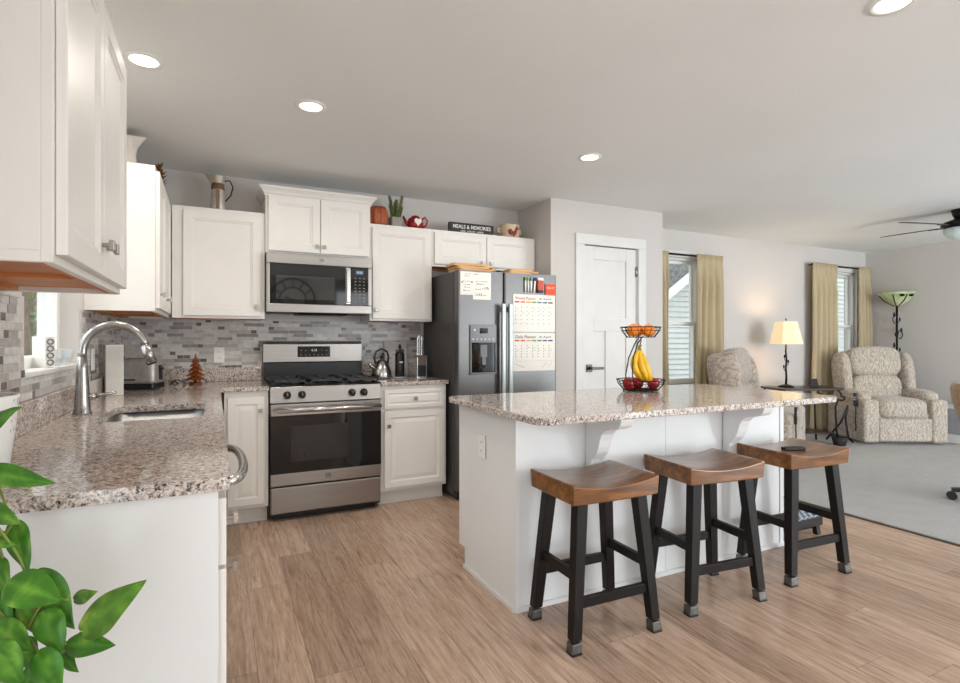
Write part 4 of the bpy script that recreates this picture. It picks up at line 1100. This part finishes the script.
# ------------------------------------------------------------------ living room
def rod_curtains(name, label, x0, x1, z):
    o = MB().cyl((x0, -.085, z), (x1, -.085, z), .011, None, 10)
    for x in (x0+.06, x1-.06): o.bar((x, 0, z), (x, -.085, z), .012, .012)
    return tag(o.build(name, 'iron'), label, 'curtain rod')
rod_curtains('curtain_rod', 'black curtain rod over the living room window beside the pantry', 4.66, 5.86, 2.165)
rod_curtains('curtain_rod', 'black curtain rod over the living room window behind the recliner', 7.50, 8.79, 2.20)
def curtain(label, x0, x1, ztop, folds, seed, flare=0.03, zbot=.03):
    rnd = random.Random(seed); mb = MB(); nz = 22; nx = folds*10
    ph = [rnd.uniform(-.5, .5) for _ in range(folds+2)]
    V = []
    for j in range(nz+1):
        v = j/nz; z = ztop+.02-(ztop+.02-zbot)*v; row = []
        for i in range(nx+1):
            u = i/nx; f = u*folds; k = ph[int(f)]*(1-(f % 1))+ph[int(f)+1]*(f % 1)
            amp = .006+.034*min(1, max(0, (v-.04)*6)) if v < .2 else .022+.018*v
            y = -.108-amp*math.sin(2*PI*f+k*(1+v))
            row.append(mb.v((x0+(x1-x0)*u+(u-.5)*flare*2*v+.01*math.sin(6*v+k*5), y-.006, z)))
        V.append(row)
    for j in range(nz):
        for i in range(nx): mb.face([V[j][i], V[j][i+1], V[j+1][i+1], V[j+1][i]], True)
    o = mb.build('curtain', 'curtain'); s_ = o.modifiers.new('solid', 'SOLIDIFY'); s_.thickness = .004; s_.offset = -1
    return tag(o, label, 'curtain', 'tan window curtains')
curtain('long tan curtain right of the living room window beside the pantry', 5.44, 5.84, 2.165, 4, 1, .04)
curtain('tan curtain mostly hidden by the pantry wall, left of the first living room window', 4.68, 4.99, 2.165, 4, 2, .01)
curtain('long golden tan curtain left of the window behind the recliner', 7.50, 8.02, 2.20, 5, 3, .04)
curtain('pale tan curtain in the corner behind the floor lamp', 8.50, 8.78, 2.20, 4, 4, .02)

def soft(name, mat, parent, x0, x1, y0, y1, z0, z1, r=.05, m=None, seg=4):
    mb = MB(); mb.box(x0, x1, y0, y1, z0, z1)
    if m is not None: mb.rot(m)
    return mb.build(name, mat, parent, bevel=r, seg=seg, smooth=True)
def puff(mb, x0, x1, y0, y1, z0, z1, e=2.6, u=20, v=12):
    """superellipsoid cushion"""
    c = ((x0+x1)/2, (y0+y1)/2, (z0+z1)/2); r = ((x1-x0)/2, (y1-y0)/2, (z1-z0)/2)
    pw = lambda q: math.copysign(abs(q)**(2/e), q); rings = []
    for j in range(v+1):
        t = -PI/2+PI*j/v; ct = max(abs(math.cos(t)), .0004)**(2/e)
        rings.append([(c[0]+r[0]*ct*pw(math.cos(2*PI*i/u)), c[1]+r[1]*ct*pw(math.sin(2*PI*i/u)), c[2]+r[2]*pw(math.sin(t))) for i in range(u)])
    mb.loft(rings, True, True); return mb
def recliner(label, loc, rz):
    t = T('recliner', label, 'armchair', loc, rz)
    f = 'paisley'
    soft('base', f, t, -.42, .42, -.33, .34, .03, .36, .03)
    puff(MB(), -.285, .285, -.41, .20, .28, .52, 4.0, 28, 14).build('seat_cushion', f, t)
    soft('footrest_panel', f, t, -.285, .285, -.385, -.33, .05, .30, .025)
    lean = Matrix.Rotation(-.16, 4, 'X')
    def back(mb): return mb.rot(Matrix.Translation((0, .09, .40)) @ lean)
    mb = back(puff(MB(), -.37, .37, .0, .20, -.05, .66, 5.0, 28, 16)); mb.build('backrest', f, t)
    mb = back(puff(MB(), -.30, .30, -.12, .09, .33, .69, 3.6, 28, 14)); mb.build('head_pillow', f, t)
    mb = back(puff(MB(), -.29, .29, -.10, .08, .02, .36, 3.6, 28, 14)); mb.build('lumbar_pillow', f, t)
    for s_ in (-1, 1):
        mb = back(puff(MB(), s_*.36-.065, s_*.36+.065, -.13, .14, .10, .62, 3.2, 18, 14)); mb.build('back_wing', f, t)
        a = soft('arm', f, t, s_*.365-.085, s_*.365+.085, -.39, .30, .035, .505, .035)
        mb = MB(); puff(mb, s_*.365-.10, s_*.365+.10, -.30, .22, .44, .60, 3.0, 20, 14); mb.build('arm_pad', f, a)
    return t
r1 = recliner('paisley recliner in the corner in front of the window and floor lamp', (7.90, -.70, 0), -.489)
r1.scale = (1.05, 1.05, 1.05)
r2 = copy_tree(r1); r2.location = (5.58, -.71, 0); r2.rotation_euler = (0, 0, .467)
r2['label'] = 'paisley recliner half hidden behind the island, left of the end table'
def lpt(loc, rz, p):
    c, s_ = math.cos(rz), math.sin(rz); return (loc[0]+c*p[0]-s_*p[1], loc[1]+s_*p[0]+c*p[1], p[2])
def hand_control(label, loc, rz, p, turn=0):
    t = T('hand_control', label, 'remote', lpt(loc, rz, p), rz+turn, 'corded recliner controls')
    MB().poly(rrect(-.028, .028, -.16, 0, .01, 3), 'y', -.022, 0).build('case', 'black', t, bevel=.004)
    MB().box(-.016, .016, -.0235, -.022, -.06, -.045).box(-.016, .016, -.0235, -.022, -.085, -.07).build('buttons', 'white_ink', t)
    MB().tube([(0, -.011, -.158), (.006, -.012, -.24), (-.004, -.012, -.32), (.006, -.010, -.40), (-.01, -.006, -.44)], .006, 6).build('cord', 'black', t)
hand_control('black hand control hanging on the front arm of the recliner in the corner', (7.90, -.70), -.489, (-.480, -.28, .60), -PI/2)
hand_control('black hand control with white buttons hanging on the recliner behind the island', (5.58, -.71), .467, (-.385, -.414, .60))
# end table
tl, tr = (6.77, -.43), -.35
t = T('end_table', 'dark end table with scrolled iron legs between the two recliners', 'table', (tl[0], tl[1], 0), tr)
MB().poly(rrect(-.40, .40, -.22, .22, .06, 5), 'z', .645, .668).build('tabletop', 'dark_wood', t, bevel=.006)
for sx in (-1, 1):
    for sy in (-1, 1):
        pts = [(sx*.33, sy*.17, .645), (sx*.36, sy*.18, .60)]
        for i in range(8):
            a = i/7*PI*1.3; pts.append((sx*(.36+.045*math.sin(a)), sy*.18, .575-.05*(1-math.cos(a))*.5))
        MB().tube(pts+[(sx*.30, sy*.165, .45), (sx*.31, sy*.17, .2), (sx*.33, sy*.18, .0)], .011, 8).build('leg', 'iron', t)
MB().poly(rrect(-.30, .30, -.15, .15, .03, 3), 'z', .14, .152).build('lower_shelf', 'dark_wood', t)
# table lamp
t = T('table_lamp', 'lit table lamp with a cream shade and a twig-shaped iron base on the end table', 'lamp', (6.60, -.36, .6685))
MB().lathe([(.085, 0), (.088, .008), (.06, .022), (.03, .03), (.014, .035)], seg=24).build('base', 'iron', t)
mb = MB(); mb.tube([(0, 0, .03), (.012, .004, .12), (-.008, -.004, .22), (.010, 0, .32), (-.004, 0, .42), (0, 0, .50)], lambda u: .013-.004*u, 8)
for k, (z, a) in enumerate([(.12, .4), (.18, 2.6), (.24, 5.4), (.30, 1.3), (.36, 3.6)]):
    d_ = Vector((math.cos(a), math.sin(a), 0)); mb.tube([(0, 0, z), tuple(d_*.025+Vector((0, 0, z+.03))), tuple(d_*.02+Vector((0, 0, z+.07)))], .004, 6)
    c = d_*.024+Vector((0, 0, z+.06)); mb.sphere(tuple(c), .012, .008, .022, 8, 6)
mb.build('twig_stem', 'iron', t)
sh = NT('cream_lampshade'); sh.set(col=lin((246, 222, 178)), rough=.8, emit=lin((255, 226, 180)), estr=.36)
MB().lathe([(.178, .505), (.116, .765)], seg=8, cap=False, smooth=False).rot(Matrix.Rotation(PI/8, 4, 'Z')).build('shade', sh.m, t)
MB().cyl((0, 0, .50), (0, 0, .79), .004, None, 8).sphere((0, 0, .795), .010).build('finial', 'iron', t)
MB().sphere((0, 0, .62), .028, .028, .04).build('bulb', emissive('warm_bulb', (255, 220, 170), 3), t)
def point(parent, loc, power, col, r=.04, name='bulb_light'):
    d_ = bpy.data.lights.new(name, 'POINT'); d_.energy = power; d_.color = col; d_.shadow_soft_size = r
    o = bpy.data.objects.new(name, d_); COL.objects.link(o); o.parent = parent; o.location = loc; return o
point(t, (0, 0, .69), 5, (1, .78, .5), .05)
t = T('picture_frame', 'small black easel frame on the end table right of the lamp', 'picture frame', (6.89, -.52, .6685), -.2)
MB().box(-.05, .05, -.006, .006, 0, .10).rot(Matrix.Rotation(-.3, 4, 'X')).build('frame', 'black', t)
MB().box(-.008, .008, -.006, .07, 0.0, .012).build('stand', 'black', t)
t = T('coaster', 'flat dark coaster lying on the end table', 'coaster', (7.0, -.52, .6685), -.2)
MB().box(-.06, .06, -.045, .045, 0, .010).build('slab', 'black', t, bevel=.002)
tag(MB().tube([lpt(tl, tr, p) for p in ((.40, .10, .03), (.46, -.05, .25), (.50, -.10, .42), (.55, -.05, .45), (.58, .02, .30), (.60, .0, .06), (.56, -.12, .03))], .012, 8).build('power_cord', 'black'), 'black cable looping up from the floor between end table and corner recliner', 'cord')
t = T('floor_basket', 'small dark basket on the floor under the right side of the end table', 'basket', (7.02, -.72, .0125))
MB().lathe([(.06, 0), (.085, .10), (.08, .10), (.055, .01)], seg=16).build('basket_body', plain('dark_wicker', (40, 34, 32), .8, 0, .3, 80), t)
# torchiere
t = T('floor_lamp', 'black iron torchiere with a green glass bowl and leafy scrolls in the corner', 'lamp', (8.715, -.46, .0125))
MB().lathe([(.105, 0), (.105, .012), (.05, .03), (.02, .05), (.013, .06)], seg=24).build('base', 'iron', t)
MB().cyl((0, 0, .05), (0, 0, 1.66), .0125, None, 10).build('pole', 'iron', t)
gb = NT('green_art_glass'); n_ = gb.noise(gb.coord(), 9, 3)
gb.set(col=gb.ramp([(.3, (150, 168, 120)), (.7, (206, 212, 168))], n_), rough=.3, emit=lin((190, 200, 150)), estr=.05)
MB().lathe([(.02, 1.66), (.06, 1.675), (.13, 1.73), (.185, 1.80), (.215, 1.835), (.21, 1.836), (.18, 1.805), (.12, 1.74), (.03, 1.69)], seg=32, cap=False).build('glass_bowl', gb.m, t)
mb = MB()
for a in (0, 2.1, 4.2, 3.4): mb.tube([(.03*math.cos(a), .03*math.sin(a), 1.655), (.135*math.cos(a), .135*math.sin(a), 1.725), (.192*math.cos(a), .192*math.sin(a), 1.80)], .006, 6)
for a in (3.9, 4.5): mb.sphere((.19*math.cos(a), .19*math.sin(a), 1.79), .03, .03, .018, 8, 6)
mb.build('bowl_leaf_bracket', 'iron', t)
for k, z in enumerate((1.02, 1.22, 1.42)):
    mb = MB(); s_ = 1 if k % 2 else -1
    P = [(0, 0, z)]+[(s_*(.06-.055*math.cos(a)), -.01, z+.06+.055*math.sin(a)) for a in [PI*2*i/12 for i in range(11)]]
    mb.tube(P, .006, 6); mb.sphere((s_*.085, -.01, z+.12), .024, .006, .035, 8, 6); mb.sphere((-s_*.05, -.01, z+.06), .02, .006, .028, 8, 6)
    mb.tube([(0, 0, z), (-s_*.03, -.01, z+.03), (-s_*.05, -.01, z+.06)], .004, 6)
    mb.build('leaf_scroll', 'iron', t)
# low bench by the right wall with a tray, and the swivel chair at the edge of the view
t = T('storage_bench', 'low grey bench with a white top and white plinth along the right wall', 'bench', (8.38, -1.10, .0125), -PI/2)
MB().box(0, 1.5, .0, .44, .10, .40).build('body', plain('grey_bench_paint', (150, 152, 154), .6), t, bevel=.004)
MB().box(-.01, 1.51, -.015, .45, .40, .43).build('top', 'trim', t, bevel=.004)
MB().box(0, 1.5, -.012, .44, 0, .10).build('plinth', 'trim', t, bevel=.003)
t = T('tray', 'small black tray on the white bench top behind the recliner', 'tray', (8.56, -1.45, .443), .3)
MB().lathe([(.10, 0), (.13, .02), (.135, .03), (.12, .012), (.001, .008)], seg=24).build('dish_body', 'black', t)
MB().cyl((-.05, 0, .01), (-.05, 0, .09), .006, None, 8).build('peg', 'black', t)
t = T('swivel_chair', 'tan upholstered swivel chair cut off by the right edge of the view', 'chair', (5.75, -2.60, .0125), 1.2)
mb = MB(); rings = []
for q, z in ((.62, .50), (.86, .60), (1.0, .74), (1.05, .84), (1.0, .885), (.92, .87), (.86, .74), (.72, .60)):
    rings.append([(.265*q*math.cos(a), .265*q*math.sin(a), z) for a in [PI*(-.15)+PI*1.3*i/24 for i in range(25)]])
mb.loft(rings, False, True, False); mb.build('shell', 'tan_fabric', t)
puff(MB(), -.20, .20, -.22, .18, .50, .62, 3.2).build('seat_cushion', plain('pale_lilac_cushion', (205, 200, 210), .8), t)
MB().cyl((0, 0, .10), (0, 0, .51), .028, None, 14).build('post', 'chrome', t)
for i in range(5):
    a = 2*PI*i/5+.95; l_ = MB().bar((.02*math.cos(a), .02*math.sin(a), .105), (.27*math.cos(a), .27*math.sin(a), .075), .04, .03).build('spoke', 'black', t)
    MB().cyl((.27*math.cos(a)-.018*math.sin(a), .27*math.sin(a)+.018*math.cos(a), .031), (.27*math.cos(a)+.018*math.sin(a), .27*math.sin(a)-.018*math.cos(a), .031), .031, None, 14).build('caster', 'black', l_)
# ceiling fan
t = T('ceiling_fan', 'black ceiling fan with a frosted light bowl at the right edge of the view', 'ceiling fan', (6.90, -1.90, 2.45))
MB().lathe([(.02, -.09), (.05, -.085), (.07, -.04), (.075, 0)], seg=20).build('canopy', 'iron', t)
MB().cyl((0, 0, -.08), (0, 0, -.10), .014, None, 10).build('downrod', 'iron', t)
MB().lathe([(.03, -.085), (.06, -.09), (.13, -.115), (.155, -.14), (.15, -.16), (.09, -.17)], seg=28).build('motor_housing', 'iron', t)
MB().lathe([(.002, -.29), (.05, -.285), (.10, -.26), (.13, -.22), (.135, -.18), (.12, -.173)], seg=28, cap=False).build('light_bowl', plain('frosted_glass', (206, 222, 220), .3), t)
for k in range(5):
    a = math.radians(93+72*k); R_ = Matrix.Rotation(a, 4, 'Z')
    bl = MB().poly([(.20, -.045), (.26, -.058), (.62, -.068), (.655, -.05), (.66, 0), (.655, .05), (.62, .068), (.26, .058), (.20, .045)], 'z', -.003, .003)
    bl.rot(R_ @ Matrix.Translation((0, 0, -.15)) @ Matrix.Rotation(-.2, 4, 'X'))
    bl = bl.build('blade', 'dark_wood', t, bevel=.001)
    MB().bar((.10, 0, -.157), (.26, 0, -.153), .04, .006).rot(R_).build('blade_bracket', 'iron', bl)
# recessed ceiling lights
def downlight(label, x, y, p=6.5):
    t = T('recessed_light', label, 'ceiling light', (x, y, H), 0, 'recessed ceiling lights')
    MB().lathe([(.055, -.001), (.057, -.007), (.077, -.006), (.079, -.0005)], seg=32, cap=False).build('trim_ring', 'sheet_white', t)
    MB().lathe([(.0555, -.004), (.001, -.0055)], seg=32, cap=False).build('lens', emissive('warm_led_lens', (255, 244, 226), 6), t)
    d_ = bpy.data.lights.new('led_light', 'AREA'); d_.shape = 'DISK'; d_.size = .11; d_.energy = p; d_.color = (1, .92, .82)
    o = bpy.data.objects.new('led_light', d_); COL.objects.link(o); o.parent = t; o.location = (0, 0, -.012)
downlight('recessed ceiling light above the sink, leftmost of the four', .307, -1.716, 4)
downlight('recessed ceiling light above the stove, second from the left', 1.039, -1.55)
downlight('recessed ceiling light between island and refrigerator', 2.848, -1.55)
downlight('recessed ceiling light at the top edge, above the stools', 2.80, -3.385)

# large open-frame clock on the wall behind the camera (mirrored in the microwave door)
t = T('wall_clock', 'large open black iron wall clock seen mirrored in the microwave door', 'clock', (1.96, YF+.001, 2.0), PI)
ring = lambda r: [(r*math.cos(2*PI*i/48), -.02, r*math.sin(2*PI*i/48)) for i in range(48)]
MB().tube(ring(.42), .016, 8, True).build('outer_ring', 'iron', t); MB().tube(ring(.25), .012, 8, True).build('inner_ring', 'iron', t)
for k in range(12):
    a = k*PI/6
    MB().bar((.25*math.cos(a), -.02, .25*math.sin(a)), (.42*math.cos(a), -.02, .42*math.sin(a)), .012, .022).build('numeral', 'iron', t)
MB().bar((0, -.025, 0), (0, -.025, -.20), .01, .02).bar((0, -.025, 0), (.14, -.025, .06), .01, .024).build('clock_hands', 'iron', t)
# ------------------------------------------------------------------ trailing pothos at the near end of the left counter
LEAVES = [
   ((0.213, -3.273, 1.061), (0.29, -3.333, 1.112), 0.052) ,
   ((0.229, -3.291, 0.999), (0.344, -3.37, 0.983), 0.041) ,
   ((0.227, -3.27, 0.95), (0.27, -3.313, 0.988), 0.031) ,
   ((0.241, -3.308, 0.939), (0.295, -3.357, 0.919), 0.034) ,
   ((0.259, -3.253, 0.895), (0.289, -3.29, 0.812), 0.043) ,
   ((0.234, -3.273, 0.882), (0.287, -3.321, 0.872), 0.028) ,
   ((0.282, -3.36, 0.827), (0.366, -3.423, 0.806), 0.062) ,
   ((0.3, -3.294, 0.811), (0.366, -3.349, 0.723), 0.063) ,
   ((0.356, -3.29, 0.752), (0.396, -3.332, 0.776), 0.027) ,
   ((0.385, -3.389, 0.735), (0.479, -3.457, 0.829), 0.06) ,
   ((0.36, -3.366, 0.709), (0.436, -3.426, 0.719), 0.041) ,
   ((0.321, -3.336, 0.759), (0.356, -3.376, 0.699), 0.051) ,
   ((0.266, -3.384, 0.735), (0.318, -3.432, 0.691), 0.057) ,
   ((0.326, -3.392, 0.715), (0.368, -3.435, 0.663), 0.052) ,
   ((0.346, -3.338, 0.685), (0.377, -3.375, 0.661), 0.028) ,
   ((0.235, -3.294, 0.848), (0.275, -3.336, 0.806), 0.044) ,
   ((0.281, -3.296, 0.7), (0.309, -3.331, 0.657), 0.042) ,
   ((0.237, -3.274, 0.739), (0.281, -3.318, 0.711), 0.042) ,
   ((0.281, -3.296, 0.77), (0.336, -3.345, 0.708), 0.045),
   ((0.254, -3.325, 0.745), (0.317, -3.378, 0.716), 0.047),
   ((0.29, -3.29, 0.787), (0.266, -3.3, 0.73), 0.039),
   ((0.329, -3.362, 0.685), (0.297, -3.368, 0.648), 0.04),
   ((0.345, -3.332, 0.752), (0.325, -3.345, 0.711), 0.031),
   ((0.234, -3.283, 0.795), (0.278, -3.327, 0.713), 0.041),
   ((0.325, -3.307, 0.695), (0.368, -3.35, 0.658), 0.032),
]
STEMS = [
   [(0.191, -3.262, 0.999), (0.237, -3.285, 0.913), (0.268, -3.3, 0.804)] ,
   [(0.206, -3.27, 0.982), (0.284, -3.308, 0.844), (0.323, -3.327, 0.706), (0.355, -3.343, 0.699)] ,
   [(0.323, -3.327, 0.744), (0.355, -3.343, 0.688), (0.378, -3.354, 0.719)] ,
   [(0.222, -3.277, 0.947), (0.253, -3.293, 0.887), (0.271, -3.302, 0.906)] ,
   [(0.268, -3.3, 0.744), (0.323, -3.327, 0.775), (0.357, -3.343, 0.775)] ,
   [(0.206, -3.27, 0.844), (0.299, -3.315, 0.706), (0.315, -3.323, 0.68)] ,
]
def spotted():
    a = NT('white_spotted_glaze'); vo = a.n('ShaderNodeTexVoronoi'); vo.inputs['Scale'].default_value = 45; vo.inputs['Randomness'].default_value = .35
    a.l(a.coord(), vo.inputs['Vector'])
    a.set(col=a.ramp([(0.0, (150, 150, 152)), (0.2, (150, 150, 152)), (0.24, (234, 233, 229)), (1, (234, 233, 229))], vo.outputs['Distance']), rough=.3); return a.m
t = T('potted_pothos', 'trailing green pothos in a white spotted pot at the near end of the left counter', 'plant', (.108, -3.0, ZC+.0005))
pl = Vector(t.location)
MB().lathe([(.06, 0), (.076, .02), (.088, .12), (.092, .17), (.096, .19), (.088, .19), (.082, .17)], seg=32).build('pot', spotted(), t)
MB().lathe([(.081, .168), (.001, .172)], seg=20, cap=False).build('soil', plain('potting_soil', (60, 44, 34), .95, 0, .3, 60), t)
CP = Vector(cam.location)
def leaf(b, e, w, k):
    rnd = random.Random(k); B = Vector(b)-pl; E = Vector(e)-pl; ax = E-B; L = ax.length; ax.normalize()
    nrm = Vector((-.25, -.80, .35+rnd.uniform(-.3, .5))); nrm = (nrm-ax*nrm.dot(ax)).normalized(); sd = ax.cross(nrm)
    prof = [(.0, .06), (-.05, .30), (.02, .62), (.14, .90), (.28, 1.0), (.44, .93), (.60, .74), (.75, .50), (.88, .24), (1.0, .0)]
    mb = MB(); V = []
    for j, (u, q) in enumerate(prof):
        row = []
        for s_ in (-1, -.66, -.33, 0, .33, .66, 1):
            uu = u if abs(s_) > .5 else max(u, 0)*(.55+.45) ; x = s_*q*w/2
            curl = -.22*w*(s_*s_)*q + .16*w*abs(s_)*q - .10*L*(uu-.35)**2*1.2
            row.append(mb.v(tuple(B+ax*(uu*L)+sd*x+nrm*(curl+.05*w*math.sin(9*uu+k)*abs(s_)))))
        V.append(row)
    for a, c in zip(V, V[1:]):
        for i in range(6): mb.face([a[i], a[i+1], c[i+1], c[i]], True)
    o = mb.build('leaf', 'leaf', t); g = rnd.uniform(.72, 1.1)
    at = o.data.attributes.new('tone', 'FLOAT_COLOR', 'POINT'); yl = rnd.random() < .35
    for i in range(len(o.data.vertices)):
        c_ = i % 7; q = g*rnd.uniform(.85, 1.1); pale = rnd.random() < (.30 if yl else .10)
        if c_ == 3: at.data[i].color = (q*1.55, q*1.35, q*1.3, 1)
        elif pale: at.data[i].color = (q*2.3, q*1.55, q*1.7, 1)
        else: at.data[i].color = (q*(1.15 if yl else .82), q*.92, q*.75, 1)
    so = o.modifiers.new('solid', 'SOLIDIFY'); so.thickness = .0007
    o.modifiers.new('sub', 'SUBSURF').render_levels = 2
    return o
for k, (b, e, w) in enumerate(LEAVES): leaf(b, e, w, k)
for pts in STEMS:
    P = [Vector((.12, -3.0, 1.105))-pl]+[Vector(p)-pl for p in pts]
    # smooth the vine with a Catmull-Rom pass
    Q = []
    for i in range(len(P)-1):
        p0, p1, p2, p3 = P[max(i-1, 0)], P[i], P[i+1], P[min(i+2, len(P)-1)]
        for s_ in range(6):
            u = s_/6; Q.append(.5*((2*p1)+(p2-p0)*u+(2*p0-5*p1+4*p2-p3)*u*u+(3*p1-p0-3*p2+p3)*u**3))
    Q.append(P[-1])
    MB().tube(Q, .0022, 6).build('vine', 'stem', t)
